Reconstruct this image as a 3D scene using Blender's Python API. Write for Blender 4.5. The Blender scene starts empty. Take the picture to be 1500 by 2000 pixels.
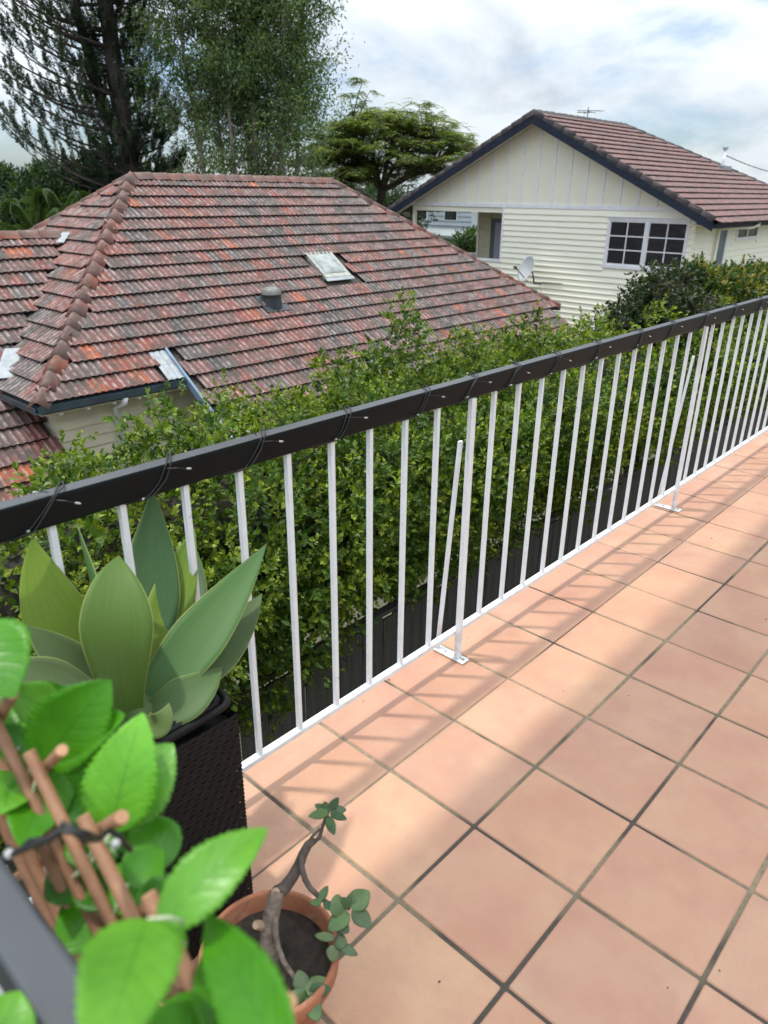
import bpy, math, random
import numpy as np
from mathutils import Vector, Matrix, Quaternion
R_ = math.radians
random.seed(7)
rng = np.random.default_rng(11)
scene = bpy.context.scene
COL = scene.collection

# ------------------------------------------------------------------ camera
CAM = Vector((-1.2642, -1.4366, 1.5753))
RIGHT = Vector((0.67943725, -0.73366886, 0.009748))
DOWN = Vector((-0.28752995, -0.2784521, -0.91640109))
FWD = Vector((0.6750493, 0.6198342, -0.4001425))
cam_d = bpy.data.cameras.new('camera')
cam = bpy.data.objects.new('camera', cam_d)
COL.objects.link(cam)
m = Matrix((RIGHT, -DOWN, -FWD)).transposed().to_4x4()
m.translation = CAM
cam.matrix_world = m
cam_d.sensor_width = 36.0
cam_d.lens = 36.0 * 1431.3 / 2000.0
cam_d.clip_start = 0.02
cam_d.clip_end = 2000.0
cam_d.dof.use_dof = True
cam_d.dof.focus_distance = 3.0
cam_d.dof.aperture_fstop = 4.8
scene.camera = cam
scene.render.resolution_x, scene.render.resolution_y = 768, 1024

# ------------------------------------------------------------------ sky, sun, exposure
SUN_TO = Vector((-0.15, 0.19, 1.0)).normalized()      # direction towards the sun
sun_el = math.asin(SUN_TO.z)
sun_az = math.atan2(SUN_TO.x, SUN_TO.y)
world = bpy.data.worlds.new('World')
scene.world = world
world.use_nodes = True
wn, wl = world.node_tree.nodes, world.node_tree.links
wn.clear()
def N(nodes, t, **kw):
    n = nodes.new(t)
    for k, v in kw.items():
        setattr(n, k, v)
    return n
out = N(wn, 'ShaderNodeOutputWorld')
bg = N(wn, 'ShaderNodeBackground')
bg.inputs['Strength'].default_value = 0.1
sky = N(wn, 'ShaderNodeTexSky', sky_type='NISHITA')
sky.sun_disc = False
sky.sun_elevation = sun_el
sky.sun_rotation = sun_az
sky.dust_density = 1.5
geo = N(wn, 'ShaderNodeTexCoord')
sep = N(wn, 'ShaderNodeSeparateXYZ')
wl.new(geo.outputs['Generated'], sep.inputs[0])
def wmath(op, a, b=None, clamp=False):
    n = N(wn, 'ShaderNodeMath', operation=op, use_clamp=clamp)
    for i, v in enumerate((a, b)):
        if v is None: continue
        if isinstance(v, (int, float)): n.inputs[i].default_value = v
        else: wl.new(v, n.inputs[i])
    return n.outputs[0]
zc = wmath('MAXIMUM', sep.outputs['Z'], 0.0)
den = wmath('ADD', zc, 0.34)
px = wmath('DIVIDE', sep.outputs['X'], den)
py = wmath('DIVIDE', sep.outputs['Y'], den)
comb = N(wn, 'ShaderNodeCombineXYZ')
wl.new(px, comb.inputs[0]); wl.new(py, comb.inputs[1])
def wnoise(scale, detail, rough, off, dist=0.0):
    mp = N(wn, 'ShaderNodeMapping')
    mp.inputs['Location'].default_value = off
    wl.new(comb.outputs[0], mp.inputs[0])
    n = N(wn, 'ShaderNodeTexNoise')
    n.inputs['Scale'].default_value = scale
    n.inputs['Detail'].default_value = detail
    n.inputs['Roughness'].default_value = rough
    n.inputs['Distortion'].default_value = dist
    wl.new(mp.outputs[0], n.inputs['Vector'])
    return n.outputs['Fac']
def wramp(fac, stops):
    r = N(wn, 'ShaderNodeValToRGB')
    r.color_ramp.elements[0].position, r.color_ramp.elements[0].color = stops[0]
    r.color_ramp.elements[1].position, r.color_ramp.elements[1].color = stops[-1]
    for p, c in stops[1:-1]:
        e = r.color_ramp.elements.new(p); e.color = c
    wl.new(fac, r.inputs[0])
    return r.outputs['Color']
COVER_OFF, TONE_OFF = (-10.93, 18.49, 0.0), (-14.95, 8.19, 2.0)
g = lambda v: (v, v, v, 1)
cover = wramp(wnoise(1.5, 8, 0.56, COVER_OFF, 0.3), [(0.40, g(0.12)), (0.52, g(0.85)), (0.60, g(1.0))])
tone = wramp(wnoise(1.25, 8, 0.56, TONE_OFF, 0.3), [(0.36, (5.0, 5.3, 5.45, 1)), (0.52, (4.55, 4.9, 5.15, 1)), (0.66, (2.9, 3.2, 3.6, 1))])
lift = wmath('MULTIPLY_ADD', wmath('POWER', zc, 1.4), 3.6); lift.node.inputs[2].default_value = 1.0
cl = N(wn, 'ShaderNodeVectorMath', operation='SCALE')
wl.new(tone, cl.inputs[0]); wl.new(lift, cl.inputs['Scale'])
blue = N(wn, 'ShaderNodeVectorMath', operation='SCALE')
wl.new(sky.outputs[0], blue.inputs[0]); blue.inputs['Scale'].default_value = 0.85
mix = N(wn, 'ShaderNodeMix', data_type='RGBA')
wl.new(cover, mix.inputs['Factor'])
tint = N(wn, 'ShaderNodeVectorMath', operation='MULTIPLY')
wl.new(blue.outputs[0], tint.inputs[0]); tint.inputs[1].default_value = (0.82, 0.95, 1.12)
wl.new(tint.outputs[0], mix.inputs[6]); wl.new(cl.outputs[0], mix.inputs[7])
wl.new(mix.outputs[2], bg.inputs['Color'])
wl.new(bg.outputs[0], out.inputs[0])

sun_d = bpy.data.lights.new('sun', 'SUN')
sun_d.energy = 1.6
sun_d.angle = R_(1.9)
sun_d.color = (1.0, 0.96, 0.88)
sun = bpy.data.objects.new('sun', sun_d)
COL.objects.link(sun)
sun.rotation_mode = 'QUATERNION'
sun.rotation_quaternion = SUN_TO.to_track_quat('Z', 'Y')
sun.location = (-3, 4, 20)

scene.view_settings.view_transform = 'Standard'
scene.view_settings.look = 'None'
scene.view_settings.gamma = 1.0
scene.view_settings.use_curve_mapping = False
scene.view_settings.exposure = 0.85
scene.cycles.max_bounces = 8
scene.cycles.diffuse_bounces = 5
scene.cycles.transparent_max_bounces = 8

# ------------------------------------------------------------------ helpers
WL = {}                                   # world location of each root
def tag(o, label=None, cat=None, group=None, kind=None):
    if label: o['label'] = label
    if cat: o['category'] = cat
    if group: o['group'] = group
    if kind: o['kind'] = kind
    return o
def empty(name, loc):
    o = bpy.data.objects.new(name, None)
    o.empty_display_size = 0.1
    o.location = loc
    COL.objects.link(o)
    WL[o.name] = Vector(loc)
    return o
def wloc(o):
    v = Vector((0, 0, 0))
    while o is not None:
        v = v + o.location
        o = o.parent
    return v
def link(name, mesh, mat=None, parent=None):
    o = bpy.data.objects.new(name, mesh)
    COL.objects.link(o)
    if parent is not None: o.parent = parent
    if mat is not None and not mesh.materials:
        mesh.materials.append(mat)
    return o
class MB:
    def __init__(s): s.v, s.f, s.c = [], [], []
    def add(s, verts, faces, col=None):
        o = len(s.v)
        s.v += [tuple(v) for v in verts]
        s.f += [tuple(i + o for i in f) for f in faces]
        s.c += [col or (1, 1, 1, 1)] * len(verts) if not isinstance(col, list) else col
        return s
    def box(s, x0, x1, y0, y1, z0, z1, M=None):
        v = [Vector((x, y, z)) for x in (x0, x1) for y in (y0, y1) for z in (z0, z1)]
        if M is not None: v = [M @ a for a in v]
        return s.add(v, [(0, 1, 3, 2), (4, 6, 7, 5), (0, 4, 5, 1), (2, 3, 7, 6), (0, 2, 6, 4), (1, 5, 7, 3)])
    def bar(s, a, b, w, h, up=(0, 0, 1)):
        a, b = Vector(a), Vector(b)
        t = (b - a); L = t.length; t.normalize()
        up = Vector(up)
        sd = t.cross(up)
        if sd.length < 1e-4: sd = t.cross(Vector((1, 0, 0)))
        sd.normalize(); n = sd.cross(t)
        M = Matrix((t, sd, n)).transposed().to_4x4(); M.translation = a
        return s.box(0, L, -w / 2, w / 2, -h / 2, h / 2, M)
    def tube(s, pts, rad, n=8, cap=True, col=None):
        pts = [Vector(p) for p in pts]
        rad = [rad] * len(pts) if isinstance(rad, (int, float)) else rad
        v, f = [], []
        ref = None
        for i, p in enumerate(pts):
            t = (pts[min(i + 1, len(pts) - 1)] - pts[max(i - 1, 0)])
            if t.length < 1e-9: t = Vector((0, 0, 1))
            t.normalize()
            if ref is None:
                ref = t.orthogonal().normalized()
            ref = (ref - t * ref.dot(t))
            ref = ref.normalized() if ref.length > 1e-6 else t.orthogonal().normalized()
            b = t.cross(ref)
            for k in range(n):
                a = 2 * math.pi * k / n
                v.append(p + (ref * math.cos(a) + b * math.sin(a)) * rad[i])
        for i in range(len(pts) - 1):
            for k in range(n):
                f.append((i * n + k, i * n + (k + 1) % n, (i + 1) * n + (k + 1) % n, (i + 1) * n + k))
        if cap:
            f.append(tuple(range(n - 1, -1, -1)))
            f.append(tuple((len(pts) - 1) * n + k for k in range(n)))
        return s.add(v, f, col)
    def lathe(s, prof, c=(0, 0, 0), n=32, closed=False):
        v, f = [], []
        for r, z in prof:
            for k in range(n):
                a = 2 * math.pi * k / n
                v.append((c[0] + r * math.cos(a), c[1] + r * math.sin(a), c[2] + z))
        m_ = len(prof)
        for i in range(m_ if closed else m_ - 1):
            for k in range(n):
                j = (i + 1) % m_
                f.append((i * n + k, i * n + (k + 1) % n, j * n + (k + 1) % n, j * n + k))
        return s.add(v, f)
    def mesh(s, name, off=(0, 0, 0), smooth=False):
        off = Vector(off)
        me = bpy.data.meshes.new(name)
        me.from_pydata([tuple(Vector(v) - off) for v in s.v], [], s.f)
        a = me.color_attributes.new('Col', 'FLOAT_COLOR', 'POINT')
        a.data.foreach_set('color', np.array(s.c, dtype=np.float32).ravel())
        if smooth: me.polygons.foreach_set('use_smooth', [True] * len(me.polygons))
        me.update()
        return me
    def build(s, name, mat, parent=None, smooth=False, bevel=0.0, seg=2):
        off = wloc(parent) if parent is not None else Vector((0, 0, 0))
        me = s.mesh(name, off, smooth)
        o = link(name, me, mat, parent)
        if bevel:
            b = o.modifiers.new('bevel', 'BEVEL'); b.width = bevel; b.segments = seg; b.limit_method = 'ANGLE'
        return o
def np_mesh(name, V, F, colors=None, smooth=False):
    """V (n,3), F (m,k) index array with k = 3 or 4"""
    me = bpy.data.meshes.new(name)
    k = F.shape[1]
    me.vertices.add(len(V)); me.vertices.foreach_set('co', np.ascontiguousarray(V, dtype=np.float32).ravel())
    me.loops.add(F.size); me.loops.foreach_set('vertex_index', np.ascontiguousarray(F, dtype=np.int32).ravel())
    me.polygons.add(len(F))
    me.polygons.foreach_set('loop_start', np.arange(0, F.size, k, dtype=np.int32))
    me.polygons.foreach_set('loop_total', np.full(len(F), k, dtype=np.int32))
    me.update(calc_edges=True)
    if colors is not None:
        a = me.color_attributes.new('Col', 'FLOAT_COLOR', 'POINT')
        c = np.ones((len(V), 4), dtype=np.float32); c[:, :colors.shape[1]] = colors
        a.data.foreach_set('color', c.ravel())
    if smooth: me.polygons.foreach_set('use_smooth', np.ones(len(F), dtype=bool))
    me.validate(clean_customdata=False)
    return me
def unit(a):
    return a / (np.linalg.norm(a, axis=-1, keepdims=True) + 1e-9)
def leaf_arrays(P, D, Nn, L, W, C, fold=0.25, droop=0.0):
    """folded diamond leaves: P base, D direction, Nn normal, L length, W width (arrays), C colour (n,3)"""
    D = unit(D); S = unit(np.cross(D, Nn)); Nn = np.cross(S, D)
    L = np.asarray(L)[:, None]; W = np.asarray(W)[:, None]
    mid = P + D * L * 0.48 + Nn * W * fold
    a = P; b = mid + S * W * 0.5; c = P + D * L - np.array([0, 0, 1]) * L * droop; d = mid - S * W * 0.5
    V = np.stack([a, b, c, d], 1).reshape(-1, 3)
    n = len(P); i = np.arange(n)[:, None] * 4
    F = np.concatenate([i + np.array([[0, 1, 2]]), i + np.array([[0, 2, 3]])], 1).reshape(-1, 3)
    return V, F, np.repeat(C, 4, axis=0)
def join_arrays(parts):
    V, F, C, o = [], [], [], 0
    for v, f, c in parts:
        V.append(v); F.append(f + o); C.append(c); o += len(v)
    return np.concatenate(V), np.concatenate(F), np.concatenate(C)
def rand_dirs(n):
    v = rng.normal(size=(n, 3)); return unit(v)
def sight(u, v, d):
    """a point d metres from the eye along the line of sight through a place in the photograph (1500 x 2000)"""
    r = FWD + RIGHT * ((u - 750) / 1431.3) + DOWN * ((v - 1000) / 1431.3)
    return CAM + r.normalized() * d

# ------------------------------------------------------------------ materials
def new_mat(name):
    mt = bpy.data.materials.new(name); mt.use_nodes = True
    return mt, mt.node_tree.nodes, mt.node_tree.links, mt.node_tree.nodes['Principled BSDF']
def tex_noise(nd, lk, scale, detail=4, rough=0.55, coord='Object', stretch=None):
    tc = N(nd, 'ShaderNodeTexCoord')
    n = N(nd, 'ShaderNodeTexNoise')
    n.inputs['Scale'].default_value = scale; n.inputs['Detail'].default_value = detail; n.inputs['Roughness'].default_value = rough
    src = tc.outputs[coord]
    if stretch:
        mp = N(nd, 'ShaderNodeMapping'); mp.inputs['Scale'].default_value = stretch
        lk.new(src, mp.inputs[0]); src = mp.outputs[0]
    lk.new(src, n.inputs['Vector'])
    return n.outputs['Fac']
def ramp(nd, lk, fac, stops):
    r = N(nd, 'ShaderNodeValToRGB')
    el = r.color_ramp.elements
    el[0].position, el[0].color = stops[0][0], (*stops[0][1], 1)
    el[1].position, el[1].color = stops[-1][0], (*stops[-1][1], 1)
    for p, c in stops[1:-1]:
        e = el.new(p); e.color = (*c, 1)
    lk.new(fac, r.inputs[0]); return r.outputs['Color']
def mixc(nd, lk, fac, a, b, mode='MIX'):
    n = N(nd, 'ShaderNodeMix', data_type='RGBA', blend_type=mode)
    if isinstance(fac, (int, float)): n.inputs['Factor'].default_value = fac
    else: lk.new(fac, n.inputs['Factor'])
    for i, v in ((6, a), (7, b)):
        if isinstance(v, tuple): n.inputs[i].default_value = (*v[:3], 1)
        else: lk.new(v, n.inputs[i])
    return n.outputs[2]
def mth(nd, lk, op, a, b=None, c=None, clamp=False):
    n = N(nd, 'ShaderNodeMath', operation=op, use_clamp=clamp)
    for i, v in enumerate((a, b, c)):
        if v is None: continue
        if isinstance(v, (int, float)): n.inputs[i].default_value = v
        else: lk.new(v, n.inputs[i])
    return n.outputs[0]
def bump(nd, lk, bs, height, strength=0.3, dist=0.01):
    b = N(nd, 'ShaderNodeBump'); b.inputs['Strength'].default_value = strength; b.inputs['Distance'].default_value = dist
    lk.new(height, b.inputs['Height']); lk.new(b.outputs[0], bs.inputs['Normal'])
def simple(name, base, dark=None, scale=6.0, rough=0.6, metal=0.0, bumps=0.0, bscale=60.0, stretch=None, spec=0.5):
    mt, nd, lk, bs = new_mat(name)
    dark = dark or tuple(c * 0.75 for c in base)
    f = tex_noise(nd, lk, scale, 6, 0.6, stretch=stretch)
    lk.new(ramp(nd, lk, f, [(0.3, dark), (0.62, base)]), bs.inputs['Base Color'])
    bs.inputs['Roughness'].default_value = rough; bs.inputs['Metallic'].default_value = metal
    bs.inputs['Specular IOR Level'].default_value = spec
    if bumps: bump(nd, lk, bs, tex_noise(nd, lk, bscale, 5, 0.6), bumps, 0.004)
    return mt
def leaf_mat(name, trans=0.35, rough=0.45, spec=0.4, hue=1.0):
    """colour from the leaf's own attribute; thin and translucent"""
    mt, nd, lk, bs = new_mat(name)
    at = N(nd, 'ShaderNodeAttribute', attribute_name='Col')
    lk.new(at.outputs['Color'], bs.inputs['Base Color'])
    bs.inputs['Roughness'].default_value = rough; bs.inputs['Specular IOR Level'].default_value = spec
    tr = N(nd, 'ShaderNodeBsdfTranslucent')
    c2 = mixc(nd, lk, 1.0, at.outputs['Color'], (1.25, 1.35, 0.55), 'MULTIPLY')
    lk.new(c2, tr.inputs['Color'])
    mx = N(nd, 'ShaderNodeMixShader'); mx.inputs[0].default_value = trans
    lk.new(bs.outputs[0], mx.inputs[1]); lk.new(tr.outputs[0], mx.inputs[2])
    lk.new(mx.outputs[0], nd['Material Output'].inputs['Surface'])
    return mt

M = {}
M['white_paint'] = simple('white_paint', (0.80, 0.84, 0.86), (0.72, 0.755, 0.765), 14, 0.42, bumps=0.15, bscale=90)
M['rail_dark'] = simple('rail_dark', (0.0035, 0.0068, 0.0075), (0.0028, 0.0055, 0.0060), 9, 0.30, bumps=0.06, bscale=40, spec=0.35)
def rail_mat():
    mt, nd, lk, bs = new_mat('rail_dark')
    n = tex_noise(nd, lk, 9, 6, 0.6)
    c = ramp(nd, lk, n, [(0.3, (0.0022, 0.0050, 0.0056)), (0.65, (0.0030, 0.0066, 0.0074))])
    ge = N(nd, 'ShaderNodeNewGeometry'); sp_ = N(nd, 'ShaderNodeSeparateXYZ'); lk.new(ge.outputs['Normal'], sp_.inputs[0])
    sky_sheen = mth(nd, lk, 'MULTIPLY', mth(nd, lk, 'GREATER_THAN', sp_.outputs[2], 0.75), mth(nd, lk, 'MULTIPLY_ADD', tex_noise(nd, lk, 5, 6, 0.7), 0.6, 0.45, True))
    lk.new(mixc(nd, lk, sky_sheen, c, (0.105, 0.110, 0.118)), bs.inputs['Base Color'])  # upward faces painted grey for the sky they reflect
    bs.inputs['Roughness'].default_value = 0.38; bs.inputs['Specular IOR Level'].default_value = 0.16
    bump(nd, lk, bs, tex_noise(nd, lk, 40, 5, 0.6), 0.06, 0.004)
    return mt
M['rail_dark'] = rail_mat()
def worn_white():
    mt, nd, lk, bs = new_mat('worn_white_paint')
    n = tex_noise(nd, lk, 14, 6, 0.6)
    c = ramp(nd, lk, n, [(0.3, (0.70, 0.735, 0.745)), (0.62, (0.80, 0.84, 0.86))])
    ge = N(nd, 'ShaderNodeNewGeometry')
    w = N(nd, 'ShaderNodeTexNoise'); w.inputs['Scale'].default_value = 38; w.inputs['Detail'].default_value = 6; w.inputs['Roughness'].default_value = 0.7
    lk.new(ge.outputs['Position'], w.inputs['Vector'])
    chip = ramp(nd, lk, w.outputs['Fac'], [(0.66, (0, 0, 0)), (0.70, (0.75, 0.75, 0.75))])
    c = mixc(nd, lk, chip, c, (0.30, 0.25, 0.20))
    sp_ = N(nd, 'ShaderNodeSeparateXYZ'); lk.new(ge.outputs['Position'], sp_.inputs[0])
    low = mth(nd, lk, 'MULTIPLY', mth(nd, lk, 'MULTIPLY_ADD', sp_.outputs[2], -9.0, 1.6, True), mth(nd, lk, 'MULTIPLY_ADD', w.outputs['Fac'], 3.0, -1.25, True))
    c = mixc(nd, lk, mth(nd, lk, 'MULTIPLY', low, 0.7), c, (0.33, 0.30, 0.25))
    lk.new(c, bs.inputs['Base Color']); bs.inputs['Roughness'].default_value = 0.45
    bump(nd, lk, bs, w.outputs['Fac'], 0.25, 0.003)
    return mt
M['rail_white'] = worn_white()
M['side_rail_grey'] = simple('side_rail_grey', (0.055, 0.062, 0.070), (0.045, 0.050, 0.056), 7, 0.42, bumps=0.06, bscale=50)
M['galv'] = simple('galv', (0.42, 0.41, 0.38), (0.20, 0.17, 0.13), 40, 0.45, 0.5)
M['wire'] = simple('wire', (0.012, 0.014, 0.014), None, 20, 0.45)
M['bulb'] = simple('bulb', (0.42, 0.43, 0.42), (0.25, 0.26, 0.25), 60, 0.2)
M['slab'] = simple('slab', (0.20, 0.19, 0.17), (0.10, 0.095, 0.09), 5, 0.85, bumps=0.3)
M['cream'] = simple('cream', (0.87, 0.845, 0.70), (0.82, 0.79, 0.64), 1.3, 0.5, bumps=0.05, stretch=(1, 1, 6))
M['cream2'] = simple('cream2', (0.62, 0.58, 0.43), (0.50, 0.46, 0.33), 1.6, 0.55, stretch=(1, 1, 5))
M['panel_cream'] = simple('panel_cream', (0.82, 0.785, 0.64), (0.77, 0.73, 0.58), 1.1, 0.55)
M['trim'] = simple('trim', (0.80, 0.79, 0.82), (0.70, 0.69, 0.72), 5, 0.45)
M['soffit'] = simple('soffit', (0.72, 0.66, 0.62), (0.62, 0.56, 0.52), 2, 0.6)
M['navy'] = simple('navy', (0.017, 0.023, 0.040), (0.012, 0.016, 0.029), 4, 0.55, spec=0.2)
M['gutter_blue'] = simple('gutter_blue', (0.050, 0.078, 0.095), (0.03, 0.045, 0.055), 5, 0.40)
M['slate_blue'] = simple('slate_blue', (0.13, 0.20, 0.29), (0.09, 0.14, 0.20), 5, 0.4)
M['zinc'] = simple('zinc', (0.29, 0.31, 0.325), (0.18, 0.20, 0.21), 7, 0.45, 0.2)
M['old_sky_frame'] = simple('old_sky_frame', (0.36, 0.37, 0.335), (0.19, 0.20, 0.17), 14, 0.6, bumps=0.2)
M['old_sky_dome'] = simple('old_sky_dome', (0.29, 0.32, 0.305), (0.12, 0.135, 0.13), 6, 0.35)
M['vent_dark'] = simple('vent_dark', (0.035, 0.042, 0.048), (0.02, 0.024, 0.028), 9, 0.5)
M['vent_top'] = simple('vent_top', (0.17, 0.17, 0.16), (0.08, 0.08, 0.075), 12, 0.5)
M['bark_grey'] = simple('bark_grey', (0.075, 0.062, 0.052), (0.032, 0.027, 0.022), 5, 0.9, bumps=0.4, stretch=(1, 1, 0.3))
M['bark_pale'] = simple('bark_pale', (0.30, 0.255, 0.20), (0.16, 0.13, 0.10), 4, 0.8, bumps=0.3, stretch=(1, 1, 0.3))
M['bark_and_shade'] = simple('bark_and_shade', (0.030, 0.025, 0.017), (0.015, 0.013, 0.009), 6, 0.9)  # stems and trunks, also the foliage core with its shade put into the colour
M['fence'] = simple('fence', (0.095, 0.086, 0.076), (0.045, 0.041, 0.036), 9, 0.85, bumps=0.4, bscale=50, stretch=(3, 3, 0.25))
M['ground'] = simple('ground', (0.10, 0.095, 0.06), (0.05, 0.05, 0.028), 0.8, 0.95, bumps=0.4, bscale=8)
def pot_mat():
    mt, nd, lk, bs = new_mat('pot')
    c = ramp(nd, lk, tex_noise(nd, lk, 9, 6, 0.6), [(0.3, (0.27, 0.10, 0.048)), (0.62, (0.36, 0.14, 0.07))])
    salt = ramp(nd, lk, tex_noise(nd, lk, 16, 7, 0.72), [(0.52, (0, 0, 0)), (0.70, (0.5, 0.5, 0.5))])
    c = mixc(nd, lk, salt, c, (0.46, 0.33, 0.26))
    drt = ramp(nd, lk, tex_noise(nd, lk, 34, 6, 0.7), [(0.56, (0, 0, 0)), (0.68, (0.7, 0.7, 0.7))])
    c = mixc(nd, lk, drt, c, (0.12, 0.06, 0.035))
    lk.new(c, bs.inputs['Base Color']); bs.inputs['Roughness'].default_value = 0.8
    bump(nd, lk, bs, tex_noise(nd, lk, 120, 5, 0.6), 0.2, 0.004)
    return mt
M['pot'] = pot_mat()
M['soil'] = simple('soil', (0.045, 0.033, 0.024), (0.014, 0.011, 0.008), 45, 0.95, bumps=1.0, bscale=90)
M['jade_bark'] = simple('jade_bark', (0.20, 0.155, 0.115), (0.07, 0.055, 0.042), 45, 0.85, bumps=0.6, bscale=110, stretch=(1, 1, 2.5))
M['jade_twig'] = simple('jade_twig', (0.115, 0.085, 0.068), (0.05, 0.038, 0.03), 45, 0.8, bumps=0.4, bscale=120)
M['cut'] = simple('cut', (0.42, 0.30, 0.19), (0.24, 0.16, 0.10), 80, 0.8)
M['willow'] = simple('willow', (0.29, 0.145, 0.072), (0.17, 0.08, 0.04), 26, 0.6, bumps=0.3, bscale=160, stretch=(3, 1, 1))
M['willow_cut'] = simple('willow_cut', (0.52, 0.29, 0.16), (0.36, 0.19, 0.10), 60, 0.75)
M['wicker'] = simple('wicker', (0.0075, 0.0072, 0.0072), (0.004, 0.004, 0.004), 30, 0.55, bumps=0.2, spec=0.25)
M['wicker_rim'] = simple('wicker_rim', (0.006, 0.0066, 0.0066), (0.0035, 0.0035, 0.0035), 40, 0.55, spec=0.25, bumps=0.2)
M['dish'] = simple('dish', (0.46, 0.48, 0.49), (0.38, 0.40, 0.41), 3, 0.45)
M['dark_metal'] = simple('dark_metal', (0.05, 0.05, 0.052), None, 8, 0.5)
M['far_wall'] = simple('far_wall', (0.52, 0.56, 0.58), (0.45, 0.48, 0.50), 0.6, 0.6)
M['far_roof'] = simple('far_roof', (0.20, 0.225, 0.22), (0.15, 0.17, 0.165), 0.7, 0.5)
M['brown_trim'] = simple('brown_trim', (0.16, 0.055, 0.045), None, 5, 0.6)
M['base_white'] = simple('base_white', (0.75, 0.75, 0.73), None, 1, 0.7)
M['door_grey'] = simple('door_grey', (0.11, 0.15, 0.17), (0.08, 0.11, 0.125), 2, 0.4)
M['curtain'] = simple('curtain', (0.42, 0.44, 0.50), (0.30, 0.31, 0.36), 8, 0.8, stretch=(6, 6, 0.3))
M['verandah_floor'] = simple('verandah_floor', (0.32, 0.27, 0.21), None, 2, 0.7)
M['interior'] = simple('interior', (0.20, 0.19, 0.17), None, 1, 0.8)
M['plaster'] = simple('plaster', (0.80, 0.79, 0.76), (0.74, 0.73, 0.70), 2, 0.7)
M['crumb'] = simple('crumb', (0.06, 0.035, 0.02), None, 60, 0.9)
M['power_cable'] = M['dark_metal']
def glass_mat(name, tint):
    mt, nd, lk, bs = new_mat(name)
    bs.inputs['Base Color'].default_value = (*tint, 1)
    bs.inputs['Roughness'].default_value = 0.06
    bs.inputs['Specular IOR Level'].default_value = 0.4
    bs.inputs['Transmission Weight'].default_value = 0.4
    return mt
M['glass'] = glass_mat('glass', (0.035, 0.04, 0.045))

def roof_tile_mat(name, source, cols, crest, lichen):
    """terracotta, colour per tile from `source`; worn pale rolls (vertex attribute), lichen blotches, grime streaks"""
    mt, nd, lk, bs = new_mat(name)
    if source == 'object':
        v = N(nd, 'ShaderNodeObjectInfo').outputs['Color']
        sp = N(nd, 'ShaderNodeSeparateColor'); lk.new(v, sp.inputs[0]); r = sp.outputs[0]
    else:
        a = N(nd, 'ShaderNodeAttribute', attribute_name='Rnd'); r = a.outputs['Fac']
    base = ramp(nd, lk, r, cols)
    at = N(nd, 'ShaderNodeAttribute', attribute_name='Col')
    tc = N(nd, 'ShaderNodeNewGeometry')
    def wn_(scale, detail, rough):
        n = N(nd, 'ShaderNodeTexNoise'); n.inputs['Scale'].default_value = scale; n.inputs['Detail'].default_value = detail; n.inputs['Roughness'].default_value = rough
        lk.new(tc.outputs['Position'], n.inputs['Vector']); return n.outputs['Fac']
    streak = wn_(9.0, 3, 0.6)
    k = mth(nd, lk, 'MULTIPLY', at.outputs['Fac'], mth(nd, lk, 'MULTIPLY_ADD', streak, 3.4, -1.25, True))
    c = mixc(nd, lk, mth(nd, lk, 'MULTIPLY', k, 0.85), base, crest)
    li = ramp(nd, lk, wn_(3.2, 8, 0.72), [(0.47, (0, 0, 0)), (0.62, (0.85, 0.85, 0.85))])
    c = mixc(nd, lk, li, c, lichen)
    spk = ramp(nd, lk, wn_(34.0, 4, 0.7), [(0.56, (0, 0, 0)), (0.68, (0.7, 0.7, 0.7))])
    c = mixc(nd, lk, spk, c, (0.055, 0.045, 0.035))
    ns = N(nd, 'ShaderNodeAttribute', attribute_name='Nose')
    c = mixc(nd, lk, mth(nd, lk, 'MULTIPLY', ns.outputs['Fac'], 0.9), c, (0.022, 0.018, 0.016))  # noses painted near black: course shadow line and grime in one colour
    lk.new(c, bs.inputs['Base Color'])
    bs.inputs['Roughness'].default_value = 0.78
    bs.inputs['Specular IOR Level'].default_value = 0.3
    bump(nd, lk, bs, wn_(60.0, 4, 0.6), 0.35, 0.008)
    return mt
COLS1 = [(0.0, (0.052, 0.047, 0.045)), (0.20, (0.090, 0.080, 0.075)), (0.34, (0.100, 0.056, 0.047)), (0.48, (0.130, 0.072, 0.064)),
         (0.64, (0.150, 0.063, 0.053)), (0.80, (0.170, 0.050, 0.037)), (0.92, (0.205, 0.050, 0.027)), (1.0, (0.31, 0.075, 0.024))]
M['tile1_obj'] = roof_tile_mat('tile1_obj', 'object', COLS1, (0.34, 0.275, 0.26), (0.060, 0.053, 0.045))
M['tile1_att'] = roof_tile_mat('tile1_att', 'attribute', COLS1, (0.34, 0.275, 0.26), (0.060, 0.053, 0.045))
COLS2 = [(0.0, (0.115, 0.060, 0.055)), (0.5, (0.150, 0.072, 0.064)), (1.0, (0.185, 0.085, 0.074))]
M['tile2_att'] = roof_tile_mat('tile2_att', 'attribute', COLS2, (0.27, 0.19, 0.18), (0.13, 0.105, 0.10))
COLSC = [(0.0, (0.120, 0.066, 0.058)), (0.5, (0.165, 0.076, 0.062)), (1.0, (0.20, 0.066, 0.040))]
M['cap1'] = roof_tile_mat('cap1', 'object', COLSC, (0.25, 0.18, 0.16), (0.11, 0.085, 0.07))
COLSD = [(0.0, (0.045, 0.042, 0.045)), (1.0, (0.075, 0.062, 0.062))]
M['cap2'] = roof_tile_mat('cap2', 'object', COLSD, (0.14, 0.12, 0.12), (0.09, 0.08, 0.078))

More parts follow.
